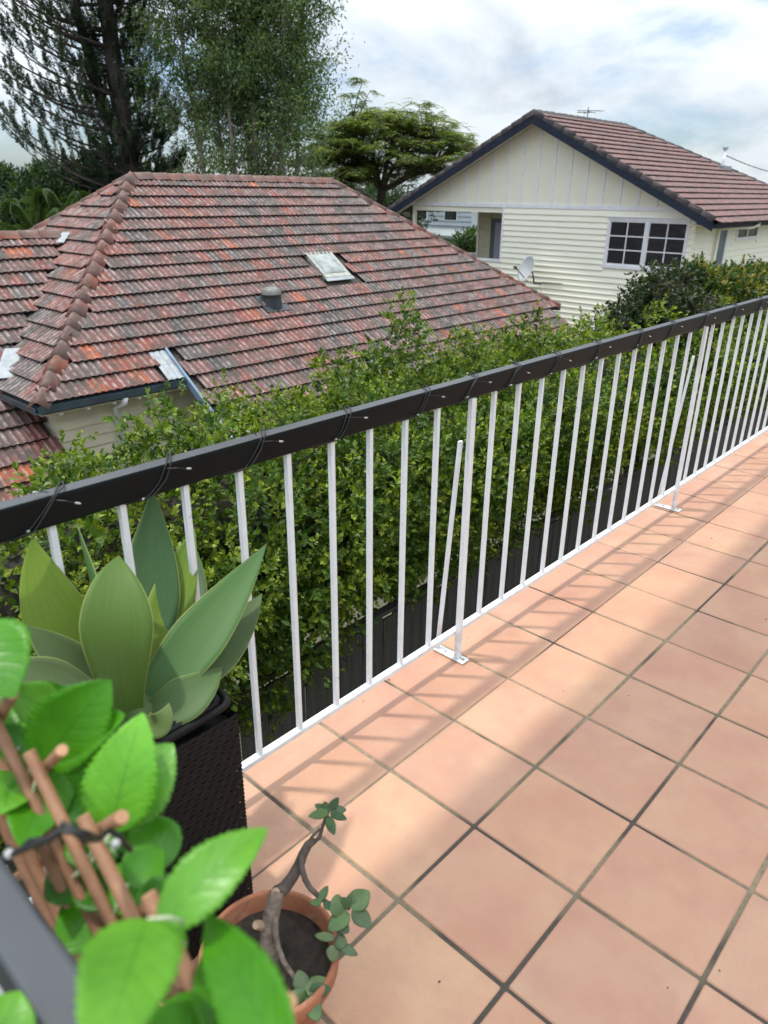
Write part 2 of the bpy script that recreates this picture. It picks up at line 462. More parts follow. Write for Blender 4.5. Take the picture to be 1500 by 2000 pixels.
def floor_tile_mat():
    mt, nd, lk, bs = new_mat('terracotta_floor')
    oi = N(nd, 'ShaderNodeObjectInfo')
    tc = N(nd, 'ShaderNodeNewGeometry')
    def wn_(scale, detail, rough, off=0.0):
        n = N(nd, 'ShaderNodeTexNoise', noise_dimensions='4D'); n.inputs['Scale'].default_value = scale; n.inputs['Detail'].default_value = detail; n.inputs['Roughness'].default_value = rough
        lk.new(tc.outputs['Position'], n.inputs['Vector'])
        lk.new(mth(nd, lk, 'MULTIPLY_ADD', oi.outputs['Random'], 20.0, off), n.inputs['W'])
        return n.outputs['Fac']
    big = ramp(nd, lk, wn_(3.4, 4, 0.55), [(0.30, (0.432, 0.219, 0.140)), (0.50, (0.472, 0.264, 0.168)), (0.70, (0.50, 0.310, 0.194))])
    rose = mixc(nd, lk, ramp(nd, lk, wn_(7.5, 5, 0.6, 4.0), [(0.48, (0, 0, 0)), (0.70, (0.55, 0.55, 0.55))]), big, (0.40, 0.205, 0.148))
    per = mixc(nd, lk, 1.0, rose, ramp(nd, lk, oi.outputs['Random'], [(0.0, (0.93, 0.93, 0.97)), (0.35, (1.0, 0.98, 0.99)), (0.65, (0.99, 1.0, 1.01)), (1.0, (1.05, 1.05, 1.02))]), 'MULTIPLY')
    pits = ramp(nd, lk, wn_(140.0, 3, 0.6), [(0.69, (0, 0, 0)), (0.76, (0.5, 0.5, 0.5))])
    c = mixc(nd, lk, pits, per, (0.22, 0.10, 0.06))
    stn = ramp(nd, lk, wn_(2.2, 6, 0.7, 9.0), [(0.56, (0, 0, 0)), (0.72, (0.30, 0.30, 0.30))])
    c = mixc(nd, lk, stn, c, (0.30, 0.155, 0.105))
    lk.new(c, bs.inputs['Base Color'])
    r = ramp(nd, lk, wn_(11.0, 5, 0.6), [(0.3, (0.40,) * 3), (0.7, (0.58,) * 3)])
    lk.new(r, bs.inputs['Roughness'])
    bs.inputs['Specular IOR Level'].default_value = 0.4
    h = mth(nd, lk, 'ADD', mth(nd, lk, 'MULTIPLY', wn_(13.0, 6, 0.62), 1.0), mth(nd, lk, 'MULTIPLY', wn_(75.0, 4, 0.6), 0.35))
    bump(nd, lk, bs, h, 0.75, 0.007)
    return mt
M['floor_tile'] = floor_tile_mat()
def grout_mat():
    mt, nd, lk, bs = new_mat('grout')
    n = tex_noise(nd, lk, 1.9, 3, 0.5)
    f = tex_noise(nd, lk, 60, 4, 0.6)
    c = ramp(nd, lk, n, [(0.44, (0.060, 0.050, 0.040)), (0.50, (0.20, 0.165, 0.105)), (0.60, (0.27, 0.22, 0.14))])
    c = mixc(nd, lk, ramp(nd, lk, f, [(0.4, (0, 0, 0)), (0.7, (0.6, 0.6, 0.6))]), c, (0.10, 0.08, 0.06))
    lk.new(c, bs.inputs['Base Color']); bs.inputs['Roughness'].default_value = 0.9
    bump(nd, lk, bs, f, 0.4, 0.004)
    return mt
M['grout'] = grout_mat()
M['hedge_leaf'] = leaf_mat('hedge_leaf', 0.24, 0.45, 0.35)
M['tree_leaf'] = leaf_mat('tree_leaf', 0.30, 0.5, 0.3)

# ------------------------------------------------------------------ ground
gm = MB(); gm.add([(-300, -300, -2.95), (500, -300, -2.95), (500, 500, -2.95), (-300, 500, -2.95)], [(0, 1, 2, 3)])
tag(gm.build('ground', M['ground']), 'grassy earth of the yards far below the balcony', kind='structure')

# ------------------------------------------------------------------ balcony floor
PT = 0.31
fl = MB(); fl.box(-1.30, 8.0, -3.6, 0.016, -0.22, -0.014)
slab = fl.build('balcony_floor', M['slab'])
tag(slab, 'balcony floor slab under the terracotta tiles', kind='structure')
gr = MB(); gr.box(-1.296, 7.996, -3.596, 0.012, -0.013, -0.0035)
gr.build('grout_bed', M['grout'], slab)
def tile_mesh(sx, sy):
    b = MB(); h = 0.0
    bv = 0.004
    x, y = sx / 2, sy / 2
    r = 0.0045
    def ring(ins, z):
        pts = []
        for cx, cy, a0 in ((x - r, y - r, 0), (-x + r, y - r, 90), (-x + r, -y + r, 180), (x - r, -y + r, 270)):
            for k in range(3):
                a = R_(a0 + 45 * k)
                pts.append((cx + (r - ins) * math.cos(a), cy + (r - ins) * math.sin(a), z))
        return pts
    v = ring(0, -0.012) + ring(0, -0.0028) + ring(0.0028, 0.0)
    n = 12
    f = []
    for l in range(2):
        for k in range(n):
            f.append((l * n + k, l * n + (k + 1) % n, (l + 1) * n + (k + 1) % n, (l + 1) * n + k))
    f.append(tuple(2 * n + k for k in range(n)))
    b.add(v, f)
    return b.mesh('floor_tile')
tm = tile_mesh(PT - 0.0105, PT - 0.0105); tm.materials.append(M['floor_tile'])
tm0 = tile_mesh(PT - 0.0105, PT + 0.009 - 0.0055); tm0.materials.append(M['floor_tile'])
for i in range(-4, 25):
    for j in range(0, 11):
        cx, cy = (i + 0.5) * PT, -(j + 0.5) * PT
        if cx < -1.22: continue
        o = link('floor_tile', tm0 if j == 0 else tm, None, slab)
        if j == 0: cy += 0.0045 - 0.0027
        o.location = (cx + random.uniform(-.001, .001), cy + random.uniform(-.001, .001), random.uniform(-.0008, .0008))
        o.rotation_euler = (random.uniform(-.002, .002), random.uniform(-.002, .002), random.uniform(-.003, .003))

# unseen roof added to shade the tiles, cut to a narrow strip for sky fill
pr = empty('shade_roof', (3.0, -0.55, 2.72))
tag(pr, 'unseen narrow roof strip added to shade the tiles and let sky light in, out of frame', 'roof')
b = MB(); b.box(-1.09, 15, -1.12, -0.035, 2.72, 2.77); b.build('soffit', M['plaster'], pr)
b = MB(); b.box(-1.09, 15, -0.0345, -0.010, 2.70, 2.88); b.build('fascia', M['plaster'], pr)
b = MB(); b.box(-1.11, 15.05, -1.15, 0.0, 2.89, 2.92); b.build('sheeting', M['zinc'], pr)

# ------------------------------------------------------------------ balcony railing
YB = -0.09
rl = empty('balcony_railing', (0.6, YB, 0.0))
tag(rl, 'balcony railing with charcoal top rail and white square balusters along the tiles', 'railing')
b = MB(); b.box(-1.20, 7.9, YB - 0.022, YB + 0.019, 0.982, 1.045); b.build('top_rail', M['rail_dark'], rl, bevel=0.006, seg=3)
b = MB(); b.box(-1.19, 7.9, YB - 0.012, YB + 0.011, 0.106, 0.122); b.build('bottom_rail', M['rail_white'], rl, bevel=0.0015)
bb = MB(); bb.box(-0.0068, 0.0068, -0.0068, 0.0068, 0, 0.8605)
bal = bb.mesh('baluster'); bal.materials.append(M['rail_white'])
posts = [0.588, 2.513, 4.43, 6.35]
xs = [0.588 + 0.1488 * k for k in range(-11, 13) if k != 0]
xs += [2.513 + 0.1475 * k for k in range(1, 13)] + [4.43 + 0.1475 * k for k in range(1, 13)] + [6.35 + 0.1475 * k for k in range(1, 10)]
for x in xs:
    o = link('baluster', bal, None, rl)
    o.location = (x - 0.6 + random.uniform(-.0015, .0015), 0.0, 0.1217)
    o.rotation_euler = (0, 0, random.uniform(-.02, .02))
for x in posts:
    b = MB(); b.box(x - 0.0125, x + 0.0125, YB - 0.0290, YB - 0.0125, 0.008, 0.983); b.build('post', M['rail_white'], rl, bevel=0.002)
    pl = MB(); pl.box(x - 0.020, x + 0.020, YB - 0.060, YB + 0.078, 0.0025, 0.0085)
    po = pl.build('base_plate', M['rail_white'], rl, bevel=0.0015)
    for yy in (YB - 0.046, YB + 0.035):
        s = MB(); s.lathe([(0.0001, 0.0035), (0.004, 0.003), (0.0065, 0.0), (0.0065, -0.002)], (x, yy, 0.0087), 10); s.build('screw', M['galv'], po)
    b = MB(); b.bar((x - 0.002, YB + 0.072, 0.008), (x - 0.006, YB + 0.014, 0.835), 0.018, 0.010, (0, 1, 0)); b.build('brace', M['rail_white'], rl, bevel=0.002)
# corner post and side railing
xS = -1.166
sr = empty('side_railing', (xS, -1.2, 0.0))
tag(sr, 'grey topped side railing running past the camera at the lower left corner', 'railing')
b = MB(); b.box(xS - 0.020, xS + 0.020, -3.3, YB - 0.0205, 0.982, 1.045); b.build('top_rail', M['side_rail_grey'], sr, bevel=0.006, seg=3)
b = MB(); b.box(xS - 0.012, xS + 0.012, -3.3, YB - 0.013, 0.098, 0.126); b.build('bottom_rail', M['rail_white'], sr)
for k in range(20):
    o = link('baluster', bal, None, sr)
    o.location = (0, -0.20 - 0.1488 * k + 1.2, 0.125)
b = MB(); b.box(xS - 0.0125, xS + 0.0125, YB - 0.0245, YB - 0.0125, 0.0, 0.983); b.build('post', M['rail_white'], sr)

# ------------------------------------------------------------------ fairy lights wound round the top rail
fr = empty('fairy_lights', (0.6, YB, 1.06))
tag(fr, 'dark wire string of tiny clear fairy lights wound around the top rail', 'fairy lights')
y0, y1, z0, z1 = YB - 0.0225, YB + 0.0225, 0.980, 1.0475
wraps = [-0.98, -0.74, -0.50, -0.245, 0.035, 0.36, 0.60, 0.84, 1.10, 1.41, 1.78, 2.11, 2.50, 2.9, 3.3, 3.75, 4.2, 4.7]
pts = []; bulbs = []
for i, x in enumerate(wraps):
    dx = random.uniform(0.05, 0.085)
    pts += [(x - dx, y0, z0 + 0.004), (x - dx * 0.45, y0 - 0.001, (z0 + z1) / 2 + random.uniform(-.01, .01)), (x - 0.004, y0, z1 - 0.003),
            (x + 0.006, YB - 0.01, z1 + 0.002), (x + 0.03, y1, z1), (x + 0.05, y1 + 0.001, z0 + 0.03), (x + 0.08, y1, z0)]
    nx = wraps[i + 1] if i + 1 < len(wraps) else x + 0.4
    pts += [((x + 0.08 + nx - 0.07) / 2, YB, z0 - 0.004)]
    bulbs.append(((x - 0.006, y0 - 0.001, z1 - 0.012), (x + random.uniform(0.02, 0.045), y0 - 0.020, z1 - random.uniform(0.012, 0.026))))
    if random.random() < 0.75:
        bulbs.append(((x - dx, y0, z0 + 0.008), (x - dx + random.uniform(-.012, .012), y0 - 0.012, z0 + random.uniform(0.004, 0.02))))
    if random.random() < 0.5:
        bulbs.append(((x - 0.01, y0 + 0.01, z1 + 0.002), (x - 0.028, y0 + 0.012, z1 + random.uniform(0.002, 0.016))))
def smooth_path(q, n=5):
    q = [Vector(v) for v in q]; r = []
    for i in range(1, len(q) - 2):
        for k in range(n):
            t_ = k / n; a, b_, c, d = q[i - 1], q[i], q[i + 1], q[i + 2]
            r.append(b_ * (1 - t_) + c * t_ + ((c - a) * t_ * (1 - t_) * (1 - t_) - (d - b_) * t_ * t_ * (1 - t_)) * 0.22)
    return r
pts2 = [(q[0] + 0.011 + random.uniform(-.006, .006), q[1] + (0.0016 if q[1] > YB else -0.0016) * random.uniform(.5, 2.5), q[2] + (0.0016 if q[2] > 1.0 else -0.0016) * random.uniform(.5, 2.5)) for q in pts]
for q in (pts, pts2):
    t = MB(); t.tube(smooth_path(q), 0.0017, 6); t.build('wire', M['wire'], fr, smooth=True)
for a, c in bulbs:
    t = MB(); a_, c_ = Vector(a), Vector(c)
    t.tube([a_, (a_ + c_) / 2 + Vector((0, -0.003, 0.002)), c_], 0.0012, 6)
    lead = t.build('bulb_lead', M['wire'], fr)
    d = (c_ - a_).normalized()
    t = MB(); t.tube([c_ - d * 0.001, c_ + d * 0.004, c_ + d * 0.008, c_ + d * 0.010], [0.0019, 0.0024, 0.0020, 0.0007], 7)
    t.build('bulb', M['bulb'], lead, smooth=True)

# ------------------------------------------------------------------ paling fence below the hedge
fe = empty('paling_fence', (4.0, 1.42, -2.95))
tag(fe, 'dark weathered timber paling fence below the hedge', 'fence')
pv = MB(); pv.add([(-.047, 0, 0), (.047, 0, 0), (.047, 0, 1.9), (-.047, 0, 1.9), (-.047, .016, 0), (.047, .016, 0), (.047, .016, 1.9), (-.047, .016, 1.9)],
                  [(0, 1, 2, 3), (5, 4, 7, 6), (3, 2, 6, 7), (4, 0, 3, 7), (1, 5, 6, 2)])
pm = pv.mesh('paling'); pm.materials.append(M['fence'])
for k in range(158):
    o = link('paling', pm, None, fe)
    o.location = (-3.4 + k * 0.1 - 4.0, random.uniform(-.003, .003), random.uniform(-.02, .02))
    o.rotation_euler = (0, random.uniform(-.006, .006), random.uniform(-.03, .03))
for z in (-2.5, -1.25):
    b = MB(); b.box(-3.5, 12.4, 1.445, 1.49, z, z + 0.075); b.build('fence_rail', M['fence'], fe)
b = MB(); b.box(-3.5, 12.4, 1.40, 1.46, -1.02, -0.99); b.build('capping', M['fence'], fe)

# ------------------------------------------------------------------ foliage from overlapping lumps
def lump_shell(blobs, n, cull=-0.45, inner=0.9):
    """points and normals on the outside of a heap of ellipsoid lumps (x, y, z, rx, ry, rz)"""
    B = np.array(blobs)
    area = (B[:, 3] * B[:, 4] + B[:, 3] * B[:, 5] + B[:, 4] * B[:, 5])
    idx = rng.choice(len(B), n, p=area / area.sum())
    d = rand_dirs(n)
    P = B[idx, :3] + d * B[idx, 3:6]
    Nn = unit(d / B[idx, 3:6])
    keep = np.ones(n, bool)
    ch = 4000
    for s in range(0, n, ch):
        q = (P[s:s + ch, None, :] - B[None, :, :3]) / (B[None, :, 3:6] * inner)
        ins = (q ** 2).sum(-1) < 1.0
        ins[np.arange(len(ins)), idx[s:s + ch]] = False
        keep[s:s + ch] = ~ins.any(1)
    tocam = unit(np.array(CAM) - P)
    keep &= (Nn * tocam).sum(1) > cull
    lump_shell.idx = idx[keep]
    return P[keep], Nn[keep]
def sprigs(P, Nn, nleaf, stem, L, W, cols, tipcol, tipshare, up=0.45, jitter=0.06, spread=0.9, clump=None):
    """each point carries a short shoot with leaves set round it"""
    n = len(P)
    ax = unit(Nn * 0.75 + np.array([0, 0, up]) + rng.normal(size=(n, 3)) * 0.45)
    P = P + rng.normal(size=(n, 3)) * jitter - Nn * np.abs(rng.normal(size=(n, 1))) * jitter
    young = rng.random(n) < tipshare
    if clump is None: clump = rng.integers(0, 9999, n)
    cseed = rng.random(10007)
    cs = cseed[clump % 10007]
    base = np.array(cols)[(cs * len(cols)).astype(int)] * (0.8 + 0.4 * ((cs * 37.0) % 1.0))[:, None] * rng.uniform(0.88, 1.12, (n, 1))
    young = rng.random(n) < tipshare * (0.35 + 1.3 * ((cs * 91.0) % 1.0))
    parts = []
    for k in range(nleaf):
        t = (k + 0.6) / nleaf
        side = rand_dirs(n); side = unit(side - ax * (side * ax).sum(1, keepdims=True))
        D = unit(ax * (0.25 + 0.75 * t) + side * spread * (1.1 - 0.55 * t))
        Nl = unit(ax + side * -0.3 + rng.normal(size=(n, 3)) * 0.25)
        b0 = P + ax * stem * t * rng.uniform(0.8, 1.2, (n, 1))
        c = base * rng.uniform(0.88, 1.12, (n, 1))
        tc = np.array(tipcol) * rng.uniform(0.75, 1.15, (n, 1))
        w = (young & (t > 0.45)).astype(float)[:, None] * (t * rng.uniform(0.6, 1.0, (n, 1)))
        c = c * (1 - w) + tc * w
        s = rng.uniform(0.75, 1.2, n)
        parts.append(leaf_arrays(b0, D, Nl, L * s, W * s, c))
    return join_arrays(parts)
def core_mesh(name, blobs, k, mat, parent):  # solid dark lumps standing in for the shade deep inside the foliage
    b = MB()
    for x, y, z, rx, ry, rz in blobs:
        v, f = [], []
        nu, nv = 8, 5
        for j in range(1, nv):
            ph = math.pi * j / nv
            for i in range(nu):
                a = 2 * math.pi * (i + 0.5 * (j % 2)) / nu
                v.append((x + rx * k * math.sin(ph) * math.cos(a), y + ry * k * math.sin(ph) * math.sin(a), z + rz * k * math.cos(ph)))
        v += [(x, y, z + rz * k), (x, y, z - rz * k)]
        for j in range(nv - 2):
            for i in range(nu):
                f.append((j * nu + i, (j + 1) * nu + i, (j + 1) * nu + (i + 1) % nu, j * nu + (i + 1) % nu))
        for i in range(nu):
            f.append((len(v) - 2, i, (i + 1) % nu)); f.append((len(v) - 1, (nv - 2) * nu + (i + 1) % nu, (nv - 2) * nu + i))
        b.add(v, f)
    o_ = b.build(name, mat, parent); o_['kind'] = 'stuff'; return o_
def foliage_obj(name, arrays, mat, parent, stuff=True):
    V, F, C = arrays
    off = np.array(wloc(parent))
    me = np_mesh(name, V - off, F, C)
    o = link(name, me, mat, parent)
    if stuff: o['kind'] = 'stuff'
    return o

# ------------------------------------------------------------------ hedge
HX = [-3.5, -0.6, -0.08, 0.2, 0.77, 1.09, 1.5, 1.93, 2.35, 3.0, 3.4, 4.03, 4.7, 5.35, 6.0, 8.0, 12.5]
HZ = [-0.15, -0.06, 0.08, 0.28, 0.38, 0.27, 0.30, 0.40, 0.38, 0.36, 0.35, 0.42, 0.40, 0.37, 0.33, 0.22, 0.26]
def htop(x): return float(np.interp(x, HX, HZ))
blobs_n, blobs_f = [], []
x = -3.3
while x < 12.2:
    T = htop(x)
    far = x > 4.6
    dst = blobs_f if far else blobs_n
    j = lambda s: random.uniform(-s, s)
    r = lambda: random.uniform(0.17, 0.30)
    dst.append((x + j(.1), 1.48 + j(.12), -0.70 + j(.16), r(), r() * 0.9, r()))
    dst.append((x + j(.1), 1.30 + j(.14), -0.34 + j(.12), r(), r(), r()))
    dst.append((x + j(.1), 1.28 + j(.14), min(-0.10, T - 0.42) + j(.12), r(), r(), r()))
    dst.append((x + j(.1), 1.50 + j(.14), T - 0.42 + j(.10), r(), r(), r()))
    dst.append((x + j(.1), 1.95 + j(.18), T - 0.30 + j(.10), r(), r(), r()))
    dst.append((x + j(.1), 2.45 + j(.2), T - 0.38 + j(.12), r(), r(), r()))
    dst.append((x + j(.1), 1.22 + j(.16), random.uniform(-0.6, T - 0.35), r() * .8, r() * .8, r()))
    dst.append((x + j(.1), 1.72 + j(.2), T - 0.24 + j(.12), r() * .8, r() * .8, r()))
    dst.append((x + j(.1), 1.75, -0.2, 0.34, 0.30, 0.40)); dst.append((x + j(.1), 1.8, T - .6, 0.34, 0.36, 0.30)); dst.append((x + j(.1), 1.85 + j(.1), -0.75 + j(.08), 0.34, 0.28, 0.36))
    if random.random() < 0.35:
        hgt = random.uniform(0.05, 0.2); yy = 1.9 + j(.35)
        dst.append((x + j(.1), yy, T - 0.05 + hgt * 0.3, 0.13, 0.13, 0.14 + hgt * 0.6))
    x += 0.20 if not far else 0.30
for (bx_, bz_) in ((-0.9, -.85), (-0.5, -.95), (-0.1, -.9), (0.2, -1.0), (0.5, -.9), (0.8, -.98), (1.1, -.85), (2.2, -.75), (3.1, -.72)):
    blobs_n.append((bx_, 1.42, bz_, 0.24, 0.22, 0.26))
for (sx, sy, st, sr_) in ((2.62, 2.0, 0.93, 0.18), (2.70, 1.95, 0.80, 0.17), (0.76, 2.0, 0.60, 0.17), (1.13, 2.0, 0.52, 0.15), (1.95, 2.0, 0.68, 0.16), (4.1, 2.0, 0.62, 0.17), (3.1, 2.0, 0.60, 0.16), (3.5, 2.1, 0.62, 0.13), (2.40, 2.05, 0.66, 0.14), (0.18, 2.0, 0.50, 0.13), (2.85, 2.1, 0.66, 0.13)):
    zz = st
    k = 0
    while zz > 0.1:
        rr = sr_ * (0.55 + 0.22 * k); blobs_n.append((sx + random.uniform(-.02, .02), sy, zz - 0.05 - rr * 1.2, rr * .85, rr * .85, rr * 1.5)); zz -= rr * 1.3; k += 1
hd = empty('hedge', (3.0, 2.0, -2.95))
tag(hd, 'long dense green hedge of small glossy leaves behind the railing', 'hedge')
HC = [(0.062, 0.124, 0.014), (0.082, 0.148, 0.015), (0.108, 0.176, 0.016), (0.046, 0.094, 0.013), (0.136, 0.198, 0.017)]
HT = (0.285, 0.345, 0.03)
P, Nn = lump_shell(blobs_n, 110000)
ix = lump_shell.idx
a1 = sprigs(P[:46000], Nn[:46000], 9, 0.055, 0.029, 0.018, HC, HT, 0.6, clump=ix[:46000], jitter=0.035)
P, Nn = lump_shell([(x, y, z, a * .72, b_ * .72, c * .72) for x, y, z, a, b_, c in blobs_n], 40000)
a2 = sprigs(P[:16000], Nn[:16000], 7, 0.09, 0.045, 0.028, HC, HT, 0.1)
P, Nn = lump_shell(blobs_f, 34000)
ix = lump_shell.idx
a3 = sprigs(P[:14000], Nn[:14000], 8, 0.08, 0.045, 0.027, HC, HT, 0.6, clump=ix[:14000], jitter=0.05)
foliage_obj('foliage', join_arrays([a1, a2, a3]), M['hedge_leaf'], hd)
core_mesh('shade_core', [bb_ for bb_ in blobs_n + blobs_f if bb_[3] > 0.31], 0.8, M['bark_and_shade'], hd)
for k in range(17):
    x = -3.0 + k * 0.9
    t = MB()
    for q in range(2):
        t.tube([(x + random.uniform(-.1, .1), 1.95, -2.95), (x + random.uniform(-.15, .15), 1.95, -1.9), (x + random.uniform(-.25, .25), 1.9, -0.7), (x + random.uniform(-.3, .3), 1.9, 0.1)], [0.035, 0.03, 0.02, 0.008], 6)
    t.build('stem', M['bark_and_shade'], hd)

def shrub(name, label, centre, blobs, n, nl, stem, L, W, cols, tip, share, group=None, cat='shrub', mat='hedge_leaf', trunk=True, jitter=0.05, up=0.45, core=0.6):
    o = empty(name, centre)
    tag(o, label, cat, group)
    P, Nn = lump_shell(blobs, n)
    foliage_obj('foliage' if cat == 'shrub' else 'crown', sprigs(P, Nn, nl, stem, L, W, cols, tip, share, jitter=jitter, up=up), M[mat], o)
    core_mesh('shade_core', blobs, core, M['bark_and_shade'], o)
    if trunk:
        t = MB()
        top = max(b_[2] for b_ in blobs)
        for q in range(3):
            bx = random.choice(blobs)
            t.tube([centre, (centre[0] * .6 + bx[0] * .4, centre[1] * .6 + bx[1] * .4, centre[2] * .5 + bx[2] * .5), (bx[0], bx[1], bx[2])], [0.05, 0.04, 0.015], 6)
        t.build('trunk', M['bark_and_shade'], o)
    return o
# darker shrub rising in front of the cream house
bl = []
for (x, z, r) in ((6.2, 0.34, .20), (6.45, 0.44, .22), (6.62, 0.58, .15), (6.95, 0.36, .26), (7.22, 0.58, .16), (7.28, 0.72, .11), (7.5, 0.34, .26), (6.8, .56, .12), (7.05, .60, .10), (6.35, 0.1, .38), (6.9, 0.05, .46), (7.5, 0.0, .42), (6.3, -0.5, .45), (7.1, -.5, .5), (6.66, .78, .09), (6.42, .74, .09), (7.0, .76, .09), (7.62, .70, .09)):
    bl.append((x, 1.95 + random.uniform(-.15, .15), z - 0.06, r * 0.92, r * 0.92, r))
shrub('shrub', 'dark green bushy shrub poking up in front of the cream house window', (6.8, 2.0, -2.95), bl, 8000, 8, 0.11, 0.050, 0.026,
      [(0.022, 0.042, 0.016), (0.030, 0.052, 0.020), (0.040, 0.060, 0.022), (0.050, 0.050, 0.030)], (0.12, 0.13, 0.05), 0.15)
for lab, pts in (('yellow tipped green shrub below the grey side door of the cream house', ((8.05, .50, .20), (8.0, .68, .12), (8.25, .25, .34), (8.6, .30, .30), (8.72, .42, .16), (8.4, -.3, .5))),
                 ('yellow tipped shrub at the right edge, against the side wall of the cream house', ((9.4, .22, .32), (9.8, .24, .34), (10.2, .36, .20), (10.3, .2, .34), (10.75, .32, .26), (10.9, .1, .36), (10.0, -.35, .5)))):
    shrub('shrub', lab, (pts[0][0], 2.0, -2.95), [(x, 2.0 + random.uniform(-.15, .15), z, r, r, r * 1.15) for x, z, r in pts], 5000, 9, 0.10, 0.055, 0.03,
          [(0.045, 0.095, 0.016), (0.06, 0.11, 0.018), (0.035, 0.07, 0.014)], (0.30, 0.25, 0.04), 0.5)

# ------------------------------------------------------------------ house with the old terracotta roof
TP = math.tan(R_(35.2)); CP, SP = math.cos(R_(35.2)), math.sin(R_(35.2))
XL, XR, YR, ZR = 7.12, 12.68, 13.25, 1.80
G, TW = 0.33, 0.235
h1 = empty('tiled_roof_house', (8.0, 12.0, -2.95))
tag(h1, 'neighbouring house with large weathered red terracotta tiled hip roof', 'house')
dk = MB()
HALF = 16.0 * G * CP
EX0, EX1, EY0, EZ = XL - HALF, XR + HALF, YR - HALF, ZR - 16 * G * SP
d_ = 0.05
def Zm(y): return ZR - (YR - y) * TP - d_
CAT = 6.3 * G * CP
dk.add([(XL, YR, ZR - d_), (XR, YR, ZR - d_), (EX1, EY0, Zm(EY0)), (EX0, EY0, Zm(EY0))], [(3, 2, 1, 0)])
dk.add([(5.22, EY0, Zm(EY0)), (16.6, EY0, Zm(EY0)), (16.6, EY0 - CAT, Zm(EY0 - CAT)), (5.22, EY0 - CAT, Zm(EY0 - CAT))], [(3, 2, 1, 0)])
dk.add([(XL, YR, ZR - d_), (EX0, EY0, Zm(EY0)), (EX0, 2 * YR - EY0, Zm(EY0))], [(2, 1, 0)])
dk.add([(XR, YR, ZR - d_), (EX1, EY0, Zm(EY0)), (EX1, 2 * YR - EY0, Zm(EY0))], [(0, 1, 2)])
dk.add([(XL, YR, ZR - d_), (XR, YR, ZR - d_), (EX1, 2 * YR - EY0, Zm(EY0)), (EX0, 2 * YR - EY0, Zm(EY0))], [(0, 1, 2, 3)])
ZW, YW = 0.77, 13.17
VX = XL - (ZR - ZW) / TP
def Zw(y): return ZW - abs(YW - y) * TP - d_
dk.add([(VX, YW, ZW - d_), (-6, YW, ZW - d_), (-6, 7.6, Zw(7.6)), (EX0 + 0.35, 7.6, Zw(7.6)), (EX0 + 0.35, 10.3, Zw(10.3))], [(0, 1, 2, 3, 4)])
dk.add([(VX, YW, ZW - d_), (-6, YW, ZW - d_), (-6, 17, Zw(17)), (EX0, 17, Zw(17))], [(3, 2, 1, 0)])
roof = dk.build('roof', M['bark_grey'], h1)
# one tile: two rolls, thick nose at the lower end; local x across, y up the slope, z out of the roof
prof = [(0.0, 0.004, 0), (0.012, 0.020, 1), (0.040, 0.020, 1), (0.060, 0.003, 0), (0.100, 0.003, 0), (0.116, 0.020, 1), (0.150, 0.020, 1), (0.170, 0.003, 0), (0.212, 0.003, 0), (0.226, 0.018, .6), (0.2355, 0.006, 0)]
def tile_arrays(clip=None):
    v, f, c = [], [], []
    n = len(prof)
    LN = G + 0.035
    for yy, lift in ((0.0, 0.056), (LN, 0.006)):
        for x, z, k in prof:
            v.append((x - TW / 2, yy, z + lift)); c.append(k)
    for x, z, k in prof:
        v.append((x - TW / 2, 0.006, z + 0.056 - 0.053)); c.append(0)
    for x, z, k in prof:
        v.append((x - TW / 2, 0.0, z + 0.056)); c.append(0)
    for i in range(n - 1):
        f.append((i, i + 1, n + i + 1, n + i))
        f.append((2 * n + i, 2 * n + i + 1, 3 * n + i + 1, 3 * n + i))
    return np.array(v), np.array(f), np.array(c, float)
TV, TF, TC = tile_arrays()
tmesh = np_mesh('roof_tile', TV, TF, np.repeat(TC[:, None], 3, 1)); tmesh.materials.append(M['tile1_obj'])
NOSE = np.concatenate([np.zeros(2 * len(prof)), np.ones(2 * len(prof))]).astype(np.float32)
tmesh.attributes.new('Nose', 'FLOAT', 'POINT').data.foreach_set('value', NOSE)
tiles = []           # (origin at nose centre, across, upslope, normal, rnd)
def tile_rnd(p):
    v = 0.50 + 0.22 * math.sin(p[0] * 1.3 + 2 * math.sin(p[1] * 0.9)) * math.cos(p[2] * 1.7 + p[0] * 0.6)
    # greyer in drifts towards the right of the roof, redder at the left
    v += 0.04 * (1 if p[0] < 8.5 else -1) * min(1, abs(p[0] - 8.5) / 3)
    v += random.gauss(0, 0.24)
    if v > 0.86 and random.random() < 0.55: v -= 0.3
    return min(1, max(0, v))
def lay(origin, across, upv, rows, xr, first=0.0):
    """rows of tiles; origin at the eave line; xr(row) gives the across range"""
    nrm = across.cross(upv)
    if nrm.z < 0: nrm = -nrm
    for r_i in range(rows):
        lo, hi = xr(r_i)
        k0 = math.floor((lo - first) / TW); k1 = math.ceil((hi - first) / TW)
        for k in range(k0, k1 + 1):
            cx = first + k * TW + (TW / 2 if r_i % 2 else 0)
            if cx - TW * 0.14 < lo or cx + TW * 0.14 > hi: continue
            p = origin + across * cx + upv * (r_i * G)
            tiles.append((p, across, upv, nrm, tile_rnd(p)))
UPM = Vector((0, CP, SP)); UPL = Vector((CP, 0, SP))
